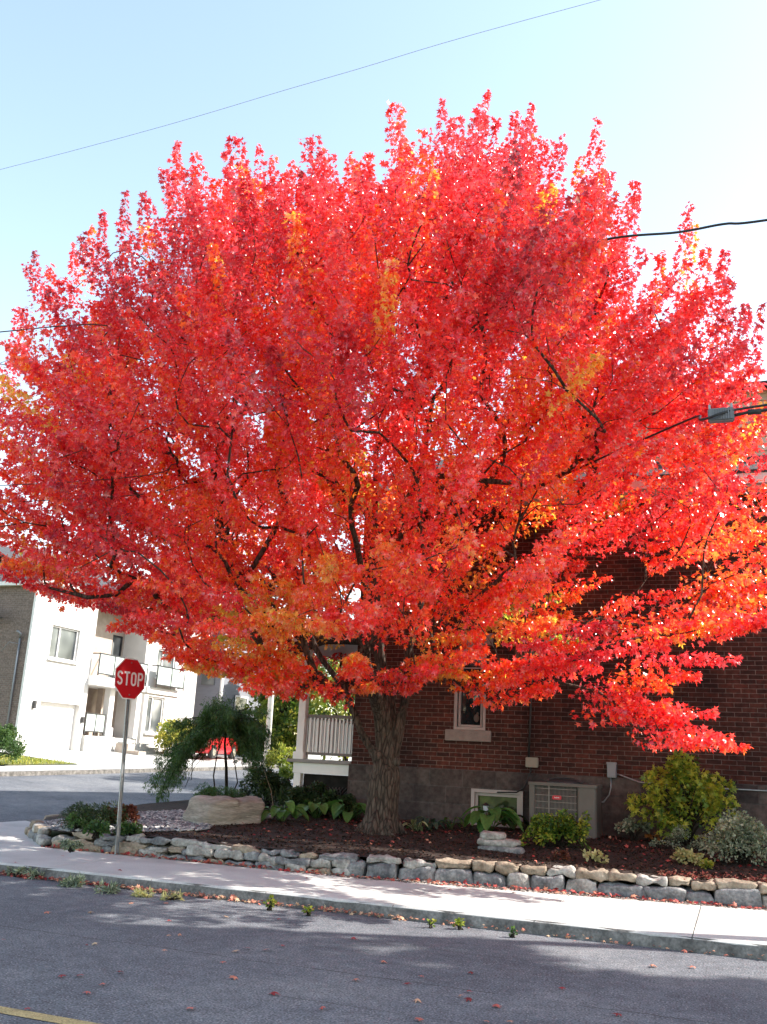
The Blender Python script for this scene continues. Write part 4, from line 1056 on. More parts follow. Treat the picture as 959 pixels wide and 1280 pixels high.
# left corner planting
p = B(98, 1040); shrub('juniper', 'low spreading dark green juniper mound at the corner left of the sign post', 'shrub', p+Vector((.0, .35, 0)), (.62, .4), .48, 5200, .045, 'needle', MT['g_dark'], 41, clump=26, up=.8)
p = B(76, 1042); shrub('fern_shrub', 'bright green feathery clump at the left tip of the corner bed', 'shrub', p+Vector((0, .35, 0)), (.28, .25), .30, 1500, .05, 'needle', MT['g_mid'], 42, clump=12)
p = B(108, 1046); shrub('leafy_perennial', 'fresh green low leafy clump in front of the corner juniper', 'plant', p+Vector((0, .22, 0)), (.24, .2), .24, 700, .045, 'oval', MT['g_mid'], 43, clump=12)
p = B(132, 1040); shrub('rust_shrub', 'rust brown withered shrub just left of the sign post', 'shrub', p+Vector((0, .25, 0)), (.34, .28), .40, 1700, .045, 'oval', MT['g_rust'], 44, clump=16)
p = B(150, 1046); shrub('leafy_perennial', 'small green leafy clump directly behind the sign post base', 'plant', p+Vector((.05, .2, 0)), (.28, .18), .20, 800, .05, 'oval', MT['g_mid'], 45, clump=12)
p = B(82, 1062); shrub('sedum', 'tiny pale grey green sedum between the corner stones', 'plant', p+Vector((0, .12, 0)), (.2, .12), .12, 500, .03, 'oval', MT['g_silver'], 46, clump=9)
# behind the boulder and below the porch
p = B(262, 1012); shrub('low_evergreen', 'bright low evergreen spreading behind the boulder\'s left end', 'shrub', p+Vector((0, .3, 0)), (.75, .45), .55, 4800, .05, 'needle', MT['g_mid'], 51, clump=24)
def BY(px_, y): v_ = at(px_, 1000, y=y); v_.z = bedz(v_.x, y); return v_
p = BY(335, 17.2); shrub('dark_shrub', 'dark leafy shrub between the weeping evergreen and the porch', 'shrub', p, (.75, .5), .9, 6500, .05, 'oval', MT['g_dark'], 52, clump=30)
p = BY(385, 16.4); shrub('dark_shrub', 'dark leafy shrub right below the porch deck', 'shrub', p, (.6, .35), .62, 5500, .05, 'oval', MT['g_dark'], 53, clump=28)
p = BY(425, 16.3); shrub('dark_shrub', 'dark leafy shrub under the porch beside the maple trunk', 'shrub', p, (.45, .35), .55, 3800, .05, 'oval', MT['g_dark'], 54, clump=20)
def hosta(px_, py_, n, ln, wd, label, seed, mat='g_hosta', **k): 
    p = B(px_, py_); return blade_plant('hosta', label, 'plant', p, n, ln, wd, MT[mat], seed, group='broad leaved hostas in the bed', **k)
hosta(352, 1027, 13, .42, .21, 'broad leaved green hosta right of the boulder', 61)
hosta(395, 1022, 15, .44, .22, 'broad leaved green hosta below the middle of the porch', 62)
hosta(435, 1026, 16, .46, .22, 'broad leaved green hosta just left of the maple trunk', 63)
hosta(520, 1036, 10, .22, .10, 'small hosta with pale edged leaves right of the maple trunk', 64, 'g_var')
hosta(536, 1036, 13, .26, .12, 'blue green hosta by the foundation right of the maple trunk', 65, 'g_bluehosta')
hosta(563, 1036, 9, .24, .08, 'narrow leaved hosta between the trunk and the basement window', 66, 'g_mid')
hosta(612, 1040, 17, .50, .24, 'big bright green hosta in front of the basement window', 67, lift=1.2)
hosta(640, 1038, 8, .30, .17, 'dark broad leaved hosta at the right end of the basement window', 68, 'g_dark', lift=1.1)
# dry flower stalks
for i, (x0, y0, x1, y1, lb) in enumerate([(343, 1006, 330, 962, 'thin dry stalk leaning left above the hosta by the boulder'), (388, 1000, 376, 965, 'thin dry stalk below the porch deck'), (450, 1000, 428, 950, 'long dry stalk leaning across the porch corner by the trunk'), (452, 1002, 440, 955, 'second dry stalk beside the maple trunk leaning left')]):
    b = B(x0, y0+14); tpt = at(x1, y1, y=b.y); mb = MB(); mb.tube([b, (b+tpt)/2+Vector((.04, 0, .03)), tpt], [.006, .005, .003], 4)
    tag(mb.build('flower_stalk', MT['twig']), lb, 'stalk', 'dry flower stalks')
# right part
p = B(695, 1058); shrub('variegated_shrub', 'dense green and yellow speckled shrub in front of the air conditioner', 'shrub', p+Vector((0, .3, 0)), (.53, .36), .62, 3000, .055, 'oval', MT['g_bush'], 71, clump=38, tmean=.28, tvar=.42)
p = B(792, 1052); shrub('silver_shrub', 'small pale silver leaved shrub on a bare stem alone in the mulch', 'shrub', p+Vector((0, .1, 0)), (.30, .24), .36, 900, .045, 'oval', MT['g_silver'], 72, clump=14, zlow=.42)
p = B(742, 1078); shrub('cream_perennial', 'tiny cream leaved plant near the edging below the air conditioner', 'plant', p+Vector((0, .05, 0)), (.17, .12), .16, 110, .06, 'oval', MT['g_cream'], 73, clump=8)
p = B(702, 1076); shrub('withered_plant', 'small withered reddish plant in front of the speckled shrub', 'plant', p+Vector((0, .05, 0)), (.16, .1), .14, 160, .04, 'oval', MT['g_rust'], 74, clump=7)
# the yellow-green shrub
p = B(858, 1062)
pb = p+Vector((0, .55, 0))
shrub('yellow_green_bush', 'tall open yellow green bush with drooping leaves near the right end of the wall', 'bush', pb, (.78, .58), 1.65, 2300, .080, 'maple', MT['g_bush'], 81, clump=38, up=.3, tmean=.55, tvar=.36, hollow=.5, zlow=.05, stemr=.012)
p = B(845, 1062); shrub('sapling_shrub', 'narrow dusty green upright shrub at the foot of the yellow green bush', 'shrub', p+Vector((.05, .15, 0)), (.17, .15), .50, 900, .035, 'needle', MT['g_silver'], 82, clump=14)
p = B(815, 1052); shrub('amber_perennial', 'tiny plant with a few amber leaves left of the lime clump', 'plant', p+Vector((0, .02, 0)), (.11, .1), .18, 34, .07, 'oval', MT['g_orange'], 83, clump=5)
p = B(860, 1082); shrub('lime_perennial', 'low round lime yellow leafy clump near the edging at right', 'plant', p+Vector((0, .08, 0)), (.22, .16), .20, 420, .06, 'oval', MT['g_cream'], 84, clump=14, tmean=.3)
p = B(878, 1086); shrub('amber_perennial', 'small fading green and amber sprig right of the lime clump', 'plant', p+Vector((.05, .06, 0)), (.11, .1), .12, 120, .045, 'oval', MT['g_lime'], 85, clump=7, tmean=.7)
p = B(925, 1085); shrub('silver_bush', 'wide silver green variegated bush at the right edge of the picture', 'bush', p+Vector((.05, .35, 0)), (.60, .42), .76, 4200, .042, 'oval', MT['g_silver'], 86, clump=48, tmean=.5)
p = B(950, 1060); shrub('upright_conifer', 'dark upright spruce like shrub behind the silver bush at far right', 'shrub', p+Vector((.22, .5, 0)), (.36, .3), 1.15, 3600, .05, 'needle', MT['g_juniper'], 87, clump=34, up=1.4)
p = B(800, 1060); shrub('creeping_plant', 'thin creeping grey green sprigs right of the small silver shrub', 'plant', p+Vector((.32, .15, 0)), (.30, .15), .14, 260, .03, 'oval', MT['g_silver'], 88, clump=10)
p = B(770, 1062)
p = B(880, 1065); shrub('creeping_plant', 'feathery pale creeping plant spreading left from the silver bush', 'plant', p+Vector((.0, .1, 0)), (.36, .16), .16, 900, .035, 'needle', MT['g_silver'], 89, clump=16)

# ------------------------------------------------------------------ curb weeds, litter, leaves
def weed(px_, py_, r, h, n, mat, label, seed, kind='oval', cat='weed', size=.035):
    p = at(px_, py_, z=.0); p.y = min(p.y, 9.86)
    shrub('weed', label, cat, Vector((p.x, p.y, .0)), r, h, n, size, kind, MT[mat], seed, 'weeds along the kerb', clump=8)
weed(336, 1138, .06, .17, 60, 'g_lime', 'yellow green upright weed at the kerb, leftmost on the sunny stretch', 91)
weed(386, 1145, .06, .13, 50, 'g_lime', 'small yellow green weed at the kerb beside the red leaf pile', 92)
weed(538, 1160, .04, .10, 30, 'g_lime', 'tiny weed at the kerb left of the taller sunlit one', 93)
weed(574, 1162, .06, .17, 60, 'g_lime', 'sunlit yellow green weed at the kerb below the middle of the edging', 94)
weed(641, 1172, .03, .11, 22, 'g_mid', 'thin single weed at the kerb, rightmost of all', 95)
weed(20, 1096, .14, .14, 380, 'g_silver', 'tuft of grey green weeds at the kerb by the left edge', 96, 'needle', size=.05)
weed(45, 1098, .12, .10, 260, 'g_silver', 'second tuft of kerb weeds from the left edge', 97, 'needle', size=.06)
weed(92, 1108, .18, .10, 380, 'g_silver', 'third kerb tuft, mixed with red leaves under the sign', 98, 'needle', size=.06)
weed(135, 1115, .18, .09, 320, 'g_silver', 'fourth kerb tuft, right of the sign post', 99, 'needle', size=.06)
weed(178, 1120, .14, .07, 260, 'g_cream', 'withered amber grass tuft at the kerb where the sun begins', 100, 'needle', size=.05)
weed(215, 1125, .14, .06, 240, 'g_cream', 'dry straw coloured kerb tuft left of the leaf pile', 101, 'needle', size=.05)
n = 900
xs = np.concatenate([rng.uniform(-9.6, -6.2, 560), rng.uniform(-6.2, -3.3, 260), rng.uniform(-3.3, 1.5, 80)])
P = np.array([(x, swf(x)-.03-abs(rng.normal())*.05, .012+rng.uniform(0, .03)) for x in xs])
leaves('leaf_litter', P, rng.normal(size=(n, 3))*[1, 1, .3], rng.normal(size=(n, 3))*.4+[0, 0, 1], rng.uniform(.02, .055, n), np.where(xs < -6.9, rng.uniform(.1, .9, n), rng.uniform(.6, 1, n)), 'maple', MT['litter'], None, .8)
tag(bpy.data.objects['leaf_litter'], 'fallen maple leaves drifted against the kerb', 'leaf litter', kind='stuff')
n = 620
xs = rng.uniform(-9.6, 1.5, n); P = np.array([(x, rng.uniform(swb(x), wf(x)-.01), .14+rng.uniform(0, .02)) for x in xs])
leaves('leaf_litter', P, rng.normal(size=(n, 3))*[1, 1, .3], rng.normal(size=(n, 3))*.4+[0, 0, 1], rng.uniform(.03, .075, n), rng.beta(2, 2, n), 'maple', MT['litter'], None, .8)
tag(bpy.data.objects['leaf_litter.001'], 'fallen leaves along the foot of the stone edging', 'leaf litter', kind='stuff')
n = 420
P = scatter(n, lambda g: (lambda x, y: (x, y, bedz(x, y)+.02))(g.uniform(-9.5, 2.5), g.uniform(12.5, 16.5)), 17)
leaves('leaf_litter', P, rng.normal(size=(n, 3))*[1, 1, .3], rng.normal(size=(n, 3))*.4+[0, 0, 1], rng.uniform(.03, .07, n), rng.beta(2, 2, n), 'maple', MT['litter'], None, .8)
tag(bpy.data.objects['leaf_litter.002'], 'fallen leaves scattered on the mulch', 'leaf litter', kind='stuff')
# pale dry litter at right where the sun reaches the bed
n = 900; xs = rng.uniform(-1.0, 1.6, n); P = np.array([(x, wf(x)+.32+abs(rng.normal())*.16, 0) for x in xs]); P[:, 2] = [bedz(a, b)+.015 for a, b in P[:, :2]]
leaves('leaf_litter', P, rng.normal(size=(n, 3))*[1, 1, .3], rng.normal(size=(n, 3))*.4+[0, 0, 1], rng.uniform(.02, .05, n), rng.uniform(.45, .9, n), 'oval', MT['litter'], None, .8)
tag(bpy.data.objects['leaf_litter.003'], 'dry tan leaf crumbs behind the edging at the right', 'leaf litter', kind='stuff')
# single leaves one can count on the road
spots = [(113, 1241, .5), (222, 1169, .8), (208, 1170, .85), (108, 1181, .1), (118, 1181, .95), (203, 1188, .8), (55, 1141, .7), (110, 1141, .9), (161, 1130, .8), (209, 1151, .35), (208, 1130, .7), (102, 1219, .2), (146, 1215, .1), (131, 1230, .6), (74, 1220, .15), (296, 1222, .7), (276, 1203, .6), (292, 1190, .9), (308, 1185, .2), (333, 1187, .7), (354, 1182, .3),
         (349, 1149, .2), (284, 1147, .9), (338, 1243, .2), (445, 1224, .7), (7, 1175, .5), (439, 1173, .3), (476, 1202, .7), (507, 1231, .1), (530, 1221, .6), (519, 1250, .85), (584, 1239, .2), (590, 1250, .1), (573, 1246, .8), (592, 1217, .1), (612, 1278, .7), (777, 1269, .15), (870, 1210, .7), (528, 1276, .6), (640, 1277, .8), (812, 1207, .75), (620, 1259, .5), (30, 1262, .3), (400, 1262, .5), (236, 1260, .6), (700, 1236, .3)]
lab = {0: 'small dark red maple leaf lying flat on the asphalt road', 1: 'small dry pinkish brown maple leaf lying on the asphalt road'}
for i, (x, y, t) in enumerate(spots):
    p = at(x, y*1.0, z=.008); a = rnd.uniform(0, 6.3)
    o = leaves('fallen_leaf', np.array([[0, 0, .006]]), np.array([[math.cos(a), math.sin(a), .12]]), np.array([[rnd.uniform(-.3, .3), rnd.uniform(-.3, .3), 1.]]), rnd.uniform(.045, .075), min(.98, t+.02), 'maple', MT['litter'], None, .5)
    o.location = p
    tag(o, lab[0 if t < .5 else 1], 'leaf', 'single fallen leaves on the road')
for i, (x, y) in enumerate([(18, 1078), (30, 1112), (172, 1098), (560, 1112), (150, 1088), (80, 1070), (385, 1098), (700, 1122), (808, 1122), (640, 1116)]):
    p = at(x, y, z=.136); a = rnd.uniform(0, 6.3)
    if p.y < 10: continue
    o = leaves('fallen_leaf', np.array([[0, 0, .004]]), np.array([[math.cos(a), math.sin(a), .1]]), np.array([[.1, .1, 1.]]), rnd.uniform(.05, .08), rnd.uniform(.1, .9), 'maple', MT['litter'], None, .5)
    o.location = p; tag(o, 'small fallen leaf lying on the pale sidewalk slabs', 'leaf', 'single fallen leaves on the sidewalk')

# ------------------------------------------------------------------ overhead lines
def wire(name, pts, rad, label, n=60, mat='black'):
    pts = [Vector(p) for p in pts]; out = []
    # quadratic / Catmull through points
    for i in range(len(pts)-1):
        p0 = pts[max(0, i-1)]; p1 = pts[i]; p2 = pts[i+1]; p3 = pts[min(len(pts)-1, i+2)]
        for s in range(8):
            s /= 8; out.append(.5*((2*p1)+(p2-p0)*s+(2*p0-5*p1+4*p2-p3)*s*s+(3*p1-3*p2+p3-p0)*s**3))
    out.append(pts[-1]); mb = MB(); mb.tube(out, rad, 6); return tag(mb.build(name, MT[mat]), label, 'cable')
MT['wiregrey'] = plain('weathered wire', (.20, .23, .25), .6)
A = at(0, 212, y=10.3); Bq = at(400, 100, y=10.3); Cq = at(750, 0, y=10.3)
wire('overhead_wire', [(-30, 10.3, A.z-.5), A, Bq, Cq, (13, 10.3, Cq.z+.5)], .0032, 'thin faint wire crossing the sky above the crown', mat='wiregrey')
A = at(0, 415, y=10.0); r1 = at(735, 306, y=9.0); r2 = at(850, 290, y=9.0); r3 = at(905, 280, y=9.0); r4 = at(959, 275, y=9.0)
wire('power_cable', [(-6.2, 13.8, 6.9), (-4.6, 12.6, 7.1), (r1.x-1.1, 10.6, 7.5), r1, r2, r3, r4, (2.5, 9.1, r4.z+.1), (13, 10.3, 8.6)], .013, 'thick black power cable entering the crown from the upper right')
wire('overhead_wire', [(-30, 10.2, 7.7), A, (A.x+1.5, 10.9, 7.5), (-5.8, 13.2, 7.1)], .009, 'thin wire entering the crown from the left at mid height')
q0 = at(848, 530, y=10.6); q1 = at(880, 524, y=8.9); q2 = at(959, 506, y=8.9)
wire('telephone_strand', [(-5, 15.2, 5.2), (-2.8, 12.8, 5.4), q0, q1, q2, (3, 9, q2.z+.15), (13, 10.3, 6.3)], .013, 'telephone strand carrying the ribbed splice box at the right edge')
A = at(0, 607, y=10.0); wire('overhead_wire', [(-30, 10.2, 5.9), A, (-7, 10.3, 5.4)], .006, 'thin slack wire left of the crown above the far roof')
A = at(0, 628, y=10.3); wire('overhead_wire', [(-30, 10.5, 5.7), A, (-7, 10.6, 5.2)], .006, 'lowest thin wire left of the crown just above the far roof')
# splice box
pa = at(885, 521, y=8.87); pb_ = at(918, 520, y=8.87); c = (pa+pb_)/2; Lb = (pb_-pa).length
t = empty('splice_box', c, 0, 'ribbed grey metal splice box hanging on the telephone strand at the right', 'splice box')
m = MB(); m.box((-Lb/2, -.045, -.055), (Lb/2, .045, .075), bev=.012)
i = -Lb/2+.05
while i < Lb/2-.03: m.box((i, -.056, -.045), (i+.010, .056, .068)); i += .022
m.build('casing', plain('dull grey casing', (.16, .16, .18), .6), t)
for s in (-1, 1):
    m = MB(); m.box((s*Lb*.42-.01, -.012, .0751), (s*Lb*.42+.01, .012, .125)); m.build('hanger', MT['galv'], t)
m = MB(); m.tube([(Lb/2, 0, -.0), (Lb/2+.12, 0, .02), (Lb/2+.3, 0, .03), (Lb/2+.9, .03, .11)], .016, 6); m.tube([(Lb/2+.12, 0, .02), (Lb/2+.24, 0, .02)], .028, 8); m.build('sleeve', MT['black'], t)
def utility_pole(x, y, label):
    t = empty('utility_pole', (x, y, G(x, y)), 0, label, 'utility pole')
    m = MB(); m.tube([(0, 0, -.3), (0, 0, 12.4)], [.16, .11], 12); m.build('shaft', MT['polewood'], t)
    m = MB(); m.box((-.06, -1.1, 11.4), (.06, 1.1, 11.52)); m.build('crossarm', MT['polewood'], t)
    for s in (-.9, -.4, .4, .9):
        m = MB(); m.tube([(0, s, 11.52), (0, s, 11.58), (0, s, 11.62), (0, s, 11.70)], [.02, .045, .03, .04], 8); m.build('insulator', MT['ivory'], t)
utility_pole(13.2, 10.4, 'brown utility pole beyond the right end of the sidewalk'); utility_pole(-30.2, 10.4, 'brown utility pole beyond the left corner')
# far white pole by the cross street
p = at(332, 962, y=40)
t = empty('street_pole', (p.x, 40, G(p.x, 40)), 0, 'tall pale sunlit pole standing at the far end of the cross street', 'pole')
m = MB(); m.tube([(0, 0, -.2), (0, 0, 8.5)], [.15, .11], 12); m.build('shaft', plain('pale concrete pole', (.62, .60, .55), .7), t)
m = MB(); m.tube([(0, 0, 8.5), (0, 0, 8.6)], [.13, .06], 12); m.build('cap', MT['galv'], t)

# ------------------------------------------------------------------ white rowhouse across the side street
BX = -26.0
rh = empty('white_rowhouse', (0, 0, 0), 0, 'white stucco rowhouse with garage, balcony and brown brick side wall across the side street', 'house')
def xbox(mb, x0, x1, y0, y1, z0, z1, bev=0): return mb.box((x0, y0, z0), (x1, y1, z1), bev=bev)
GZ = 1.36
Y0, YM, YE = 29.5, 33.4, 42.0
m = MB()
wall_holes(m, Y0, YM, 1.0, 7.9, BX, [(30.55, 33.0, GZ-.4, 3.22, .28), (30.65, 32.4, 4.95, 6.3, .16)], .2, -1, 'x')
m.add([(BX, YM, 1.0), (BX-1.3, YM, 1.0), (BX-1.3, YM, 7.9), (BX, YM, 7.9)], [(0, 1, 2, 3)])
m.build('front_wall', MT['stucco'], rh, fix=False); m = MB()
wall_holes(m, 37.3, YE, 1.0, 7.9, BX, [(37.9, 39.3, 2.3, 4.0, .14), (38.3, 39.9, 4.9, 6.3, .14)], .2, -1, 'x')
m.add([(BX, 37.3, 1.0), (BX-1.3, 37.3, 1.0), (BX-1.3, 37.3, 7.9), (BX, 37.3, 7.9)], [(0, 1, 2, 3)])
m.build('front_wall', MT['stucco'], rh, fix=False)
m = MB(); wall_holes(m, YM, 37.3, 1.0, 7.9, BX-1.3, [(33.75, 34.55, 2.2, 4.0, .1), (35.9, 36.7, 2.0, 4.05, .1), (33.7, 35.0, 4.6, 6.7, .1), (36.4, 37.2, 4.6, 6.7, .1)], .1, -1, 'x')
m.build('recessed_wall', MT['tan'], rh, fix=False)
m = MB(); m.add([(BX-14, Y0, .5), (BX, Y0, .5), (BX, Y0, 7.7), (BX-14, Y0, 7.7)], [(0, 1, 2, 3)]); m.build('side_wall', MT['farbrick'], rh, fix=False)
m = MB(); m.add([(BX-14, YE, .5), (BX, YE, .5), (BX, YE, 7.7), (BX-14, YE, 7.7), (BX-14, Y0, .5), (BX-14, Y0, 7.7)], [(0, 1, 2, 3), (0, 4, 5, 3)]); m.build('rear_wall', MT['stucco'], rh, fix=False)
m = MB(); xbox(m, BX-.06, BX+.06, Y0-.10, Y0+.16, .8, 7.7); m.build('corner_board', MT['white'], rh)
m = MB(); xbox(m, BX-14.2, BX+.4, Y0-.25, Y0+.0-.005, 7.7, 7.86); xbox(m, BX+.01, BX+.4, Y0, YE+.2, 7.9, 8.06); m.build('eave', MT['white'], rh)
m = MB(); m.prism([(BX-14.2, 7.87), (BX+.38, 7.87), (BX-7, 10.4)], 'y', Y0-.03, Y0+.2); m.build('gable', MT['greywall'], rh)
rf = MB()
for s in (0, 1):
    xa = BX+.45 if s == 0 else BX-14.3
    rf.add([(xa, Y0-.35, 8.07), (xa, YE+.3, 8.07), (BX-7, YE+.3, 10.7), (BX-7, Y0-.35, 10.7), (xa, Y0-.35, 8.17), (xa, YE+.3, 8.17), (BX-7, YE+.3, 10.8), (BX-7, Y0-.35, 10.8)],
           [(0, 1, 2, 3), (4, 5, 6, 7), (0, 1, 5, 4), (1, 2, 6, 5), (3, 2, 6, 7), (0, 3, 7, 4)])
rf.build('roof', MT['shingle'], rh)
m = MB(); xbox(m, BX-.26, BX-.22, 30.56, 32.99, GZ-.4, 3.215)
for i in range(1, 4): xbox(m, BX-.219, BX-.21, 30.6, 32.95, GZ-.3+i*.55, GZ-.3+i*.55+.015)
m.build('garage_door', MT['white'], rh)
def xframe(mb, x, y0, y1, z0, z1, t, d):
    mb.box((x-d, y0, z0), (x, y0+t, z1)); mb.box((x-d, y1-t, z0), (x, y1, z1)); mb.box((x-d+.001, y0+t, z0), (x-.001, y1-t, z0+t)); mb.box((x-d+.001, y0+t, z1-t), (x-.001, y1-t, z1))
def xwin(y0, y1, z0, z1, x, name='window', fm='white', mull=True, sill=True):
    g_ = MB(); g_.add([(x, y0, z0), (x, y1, z0), (x, y1, z1), (x, y0, z1)], [(0, 1, 2, 3)]); w_ = g_.build(name, MT['farglass'], rh, fix=False)
    f_ = MB(); xframe(f_, x+.06, y0+.002, y1-.002, z0+.002, z1-.002, .06, .055)
    if mull: f_.box((x+.01, y0+(y1-y0)*.32, z0+.06), (x+.058, y0+(y1-y0)*.32+.06, z1-.06))
    f_.build('frame', MT[fm], w_)
    if sill: s_ = MB(); s_.box((x+.062, y0-.08, z0-.10), (x+.26, y1+.08, z0-.002)); s_.build('sill', MT['white'], w_)
    return w_
MT['farglass'] = noisy('house window glass', [(.03, .035, .04), (.10, .11, .11), (.42, .42, .40)], .9, .12, 0, spec=.6, detail=1)
xwin(30.66, 32.39, 4.96, 6.29, BX-.15); xwin(37.91, 39.29, 2.31, 3.99, BX-.13); xwin(38.31, 39.89, 4.91, 6.29, BX-.13)
xwin(33.76, 34.54, 2.21, 3.99, BX-1.39, fm='dark', mull=False, sill=False); xwin(33.71, 34.99, 4.61, 6.69, BX-1.39, 'balcony_door', 'dark', True, False); xwin(36.41, 37.19, 4.61, 6.69, BX-1.39, 'balcony_door', 'dark', False, False)
m = MB(); xbox(m, BX-1.395, BX-1.36, 35.91, 36.69, 2.0, 4.04); d_ = m.build('front_door', plain('dark door', (.03, .022, .02), .4), rh)
m = MB(); m.tube([(BX-1.33, 36.6, 2.8), (BX-1.33, 36.6, 3.2)], .02, 6); m.build('handle', MT['chrome'], d_)
# porch floor, knee wall, columns, balcony
m = MB(); xbox(m, BX-1.3, BX+.15, YM+.002, 35.45, 1.0, 2.0); xbox(m, BX-1.3, BX-.05, 35.451, 37.3, 1.0, 1.98); m.build('porch_base', MT['concrete'], rh)
m = MB()
xbox(m, BX-.28, BX+.02, 34.95, 35.29, 2.001, 4.1); xbox(m, BX-.28, BX+.06, 35.0-.1, 35.4, 1.0, 2.4, .01); m.build('column', MT['white'], rh)
m = MB(); xbox(m, BX-.28, BX+.02, 37.0, 37.29, 2.001, 4.1); m.build('column', MT['white'], rh)
m = MB(); xbox(m, BX-.9, BX-.6, 35.25, 35.7, 2.001, 4.1); m.build('brick_pier', MT['tan'], rh)
m = MB(); xbox(m, BX-1.3, BX+.45, YM-.1, 35.8, 4.1, 4.5, .015); xbox(m, BX-1.3, BX+.1, 35.81, 40.4, 4.12, 4.42, .015); m.build('balcony_slab', MT['tanwhite'] if 'tanwhite' in MT else MT['white'], rh)
def xrail(y0, y1, x, z0, z1, nm='balcony_railing', ret=None):
    r_ = MB(); r_.box((x-.02, y0, z1-.05), (x+.02, y1, z1)); r_.box((x-.02, y0, z0), (x+.02, y1, z0+.05)); 
    yy = [y0, (y0+y1)/2, y1-.05]
    for q in yy: r_.box((x-.021, q, z0-.1), (x+.021, q+.05, z1+.002))
    if ret:
        r_.box((ret, y1-.04, z1-.05), (x-.021, y1-.001, z1)); r_.box((ret, y0, z1-.05), (x-.021, y0+.04, z1)); r_.box((ret, y1-.04, z0), (x-.021, y1-.001, z0+.05))
    o_ = r_.build(nm, MT['dark'], rh)
    p_ = MB(); p_.box((x-.006, y0+.05, z0+.052), (x+.006, y1-.05, z1-.052)); p_.build('panel', MT['glasspanel'], o_)
xrail(33.45, 35.6, BX+.35, 4.6, 5.5, ret=BX-1.25); xrail(35.95, 37.6, BX+.0, 4.52, 5.45); xrail(37.9, 40.3, BX+.35, 4.52, 5.45, ret=BX+.02)
xrail(33.5, 34.85, BX-.02, 2.15, 2.95, 'porch_railing')
for i in range(5):
    m = MB(); xbox(m, BX-.048+.32*i, BX+.27+.32*i, 36.0+.0*i, 39.0, .9, 1.98-.17*(i+1)); m.build('step', MT['concrete'], rh)
m = MB(); xbox(m, BX+.27, BX+.9, 35.45, 35.98, .9, 1.75); xbox(m, BX+.9, BX+1.5, 35.45, 35.98, .9, 1.45); m.build('stair_wall', MT['tan'], rh)
m = MB(); xbox(m, BX+.001, BX+.12, 30.1, 30.22, 2.9, 3.2, .01); m.build('lamp', MT['dark'], rh)
m = MB(); xbox(m, BX+.001, BX+.12, 33.15, 33.27, 2.5, 2.75, .01); m.build('lamp', MT['dark'], rh)
m = MB(); m.tube([(BX-.5, Y0-.06, 1.9), (BX-.5, Y0-.06, 5.6)], .04, 8); m.tube([(BX-.5, Y0-.06, 5.6), (BX-.38, Y0-.2, 5.75), (BX-.5, Y0-.3, 5.85)], .045, 8)
m.tube([(BX-.5, Y0-.1, 5.35), (BX-.8, Y0-.3, 5.4), (BX-1.1, Y0-.3, 5.05)], .015, 5); xbox(m, BX-.68, BX-.40, Y0-.2, Y0-.005, 1.55, 2.1); m.build('service_mast', MT['acbox'], rh)
# planter on the balcony
t = empty('planter_box', (BX+.12, 34.95, 4.62), 0, 'white planter box with green plants on the rowhouse balcony', 'planter')
m = MB(); m.box((-.13, -.5, 0), (.13, .5, .3), bev=.01); m.build('box', MT['white'], t)
g_ = np.random.default_rng(5); n = 500; P = np.stack([g_.uniform(-.15, .15, n), g_.uniform(-.5, .5, n), .3+g_.uniform(0, .28, n)], 1)
leaves('foliage', P, g_.normal(size=(n, 3))+[0, 0, .5], g_.normal(size=(n, 3)), .09, g_.uniform(0, 1, n), 'oval', MT['g_mid'], t)
# satellite dish at the left edge
p = at(-4, 768, y=29.2); t = empty('satellite_dish', p, 0, 'round white satellite dish on the brown brick side wall at the left edge', 'satellite dish')
m = MB(); prof = [(0, .10), (.15, .085), (.3, .03), (.34, 0)]; v = []; f = []
for i, (r_, d_) in enumerate(prof):
    for k in range(18): v.append((r_*math.cos(2*PI*k/18), -.25+d_-.0, r_*math.sin(2*PI*k/18)))
for i in range(3):
    for k in range(18): f.append((i*18+k, i*18+(k+1) % 18, (i+1)*18+(k+1) % 18, (i+1)*18+k))
m.add(v, f, True); m.build('dish', MT['signwhite'], t, fix=False)
m = MB(); m.tube([(0, -.15, 0), (0, .3, -.1)], .025, 6); m.tube([(0, -.2, -.3), (0, -.6, -.05)], .012, 6); m.build('arm', MT['galv'], t)

# neighbouring grey house beyond
gh = empty('grey_house', (0, 0, 0), 0, 'grey sided house in shade just beyond the white rowhouse', 'house')
gx, gy = -25.35, 43.4
m = MB(); m.box((gx-12, gy, .8), (gx, gy+9, 8.2)); m.build('wall', MT['greywall'], gh)
m = MB(); m.box((gx-.02, gy-.06, .8), (gx+.08, gy+.1, 8.2)); m.build('corner_board', MT['white'], gh)
m = MB(); m.box((gx-12.4, gy-.4, 8.21), (gx+.5, gy+9.4, 8.4)); m.prism([(gx-12.4, 8.41), (gx+.5, 8.41), (gx-6, 11)], 'y', gy-.4, gy+9.4); m.build('roof', MT['shingle'], gh)
for yy in (gy+1.5, gy+5):
    m = MB(); m.box((gx+.005, yy, 3), (gx+.06, yy+1.4, 4.6)); w_ = m.build('window', MT['farglass'], gh)
    f_ = MB(); xframe(f_, gx+.09, yy, yy+1.4, 3, 4.6, .09, .025); f_.build('frame', MT['white'], w_)
m = MB(); m.box((gx-1.2, gy-.05, 5), (gx-.4, gy-.002, 6.3)); w_ = m.build('window', MT['farglass'], gh)

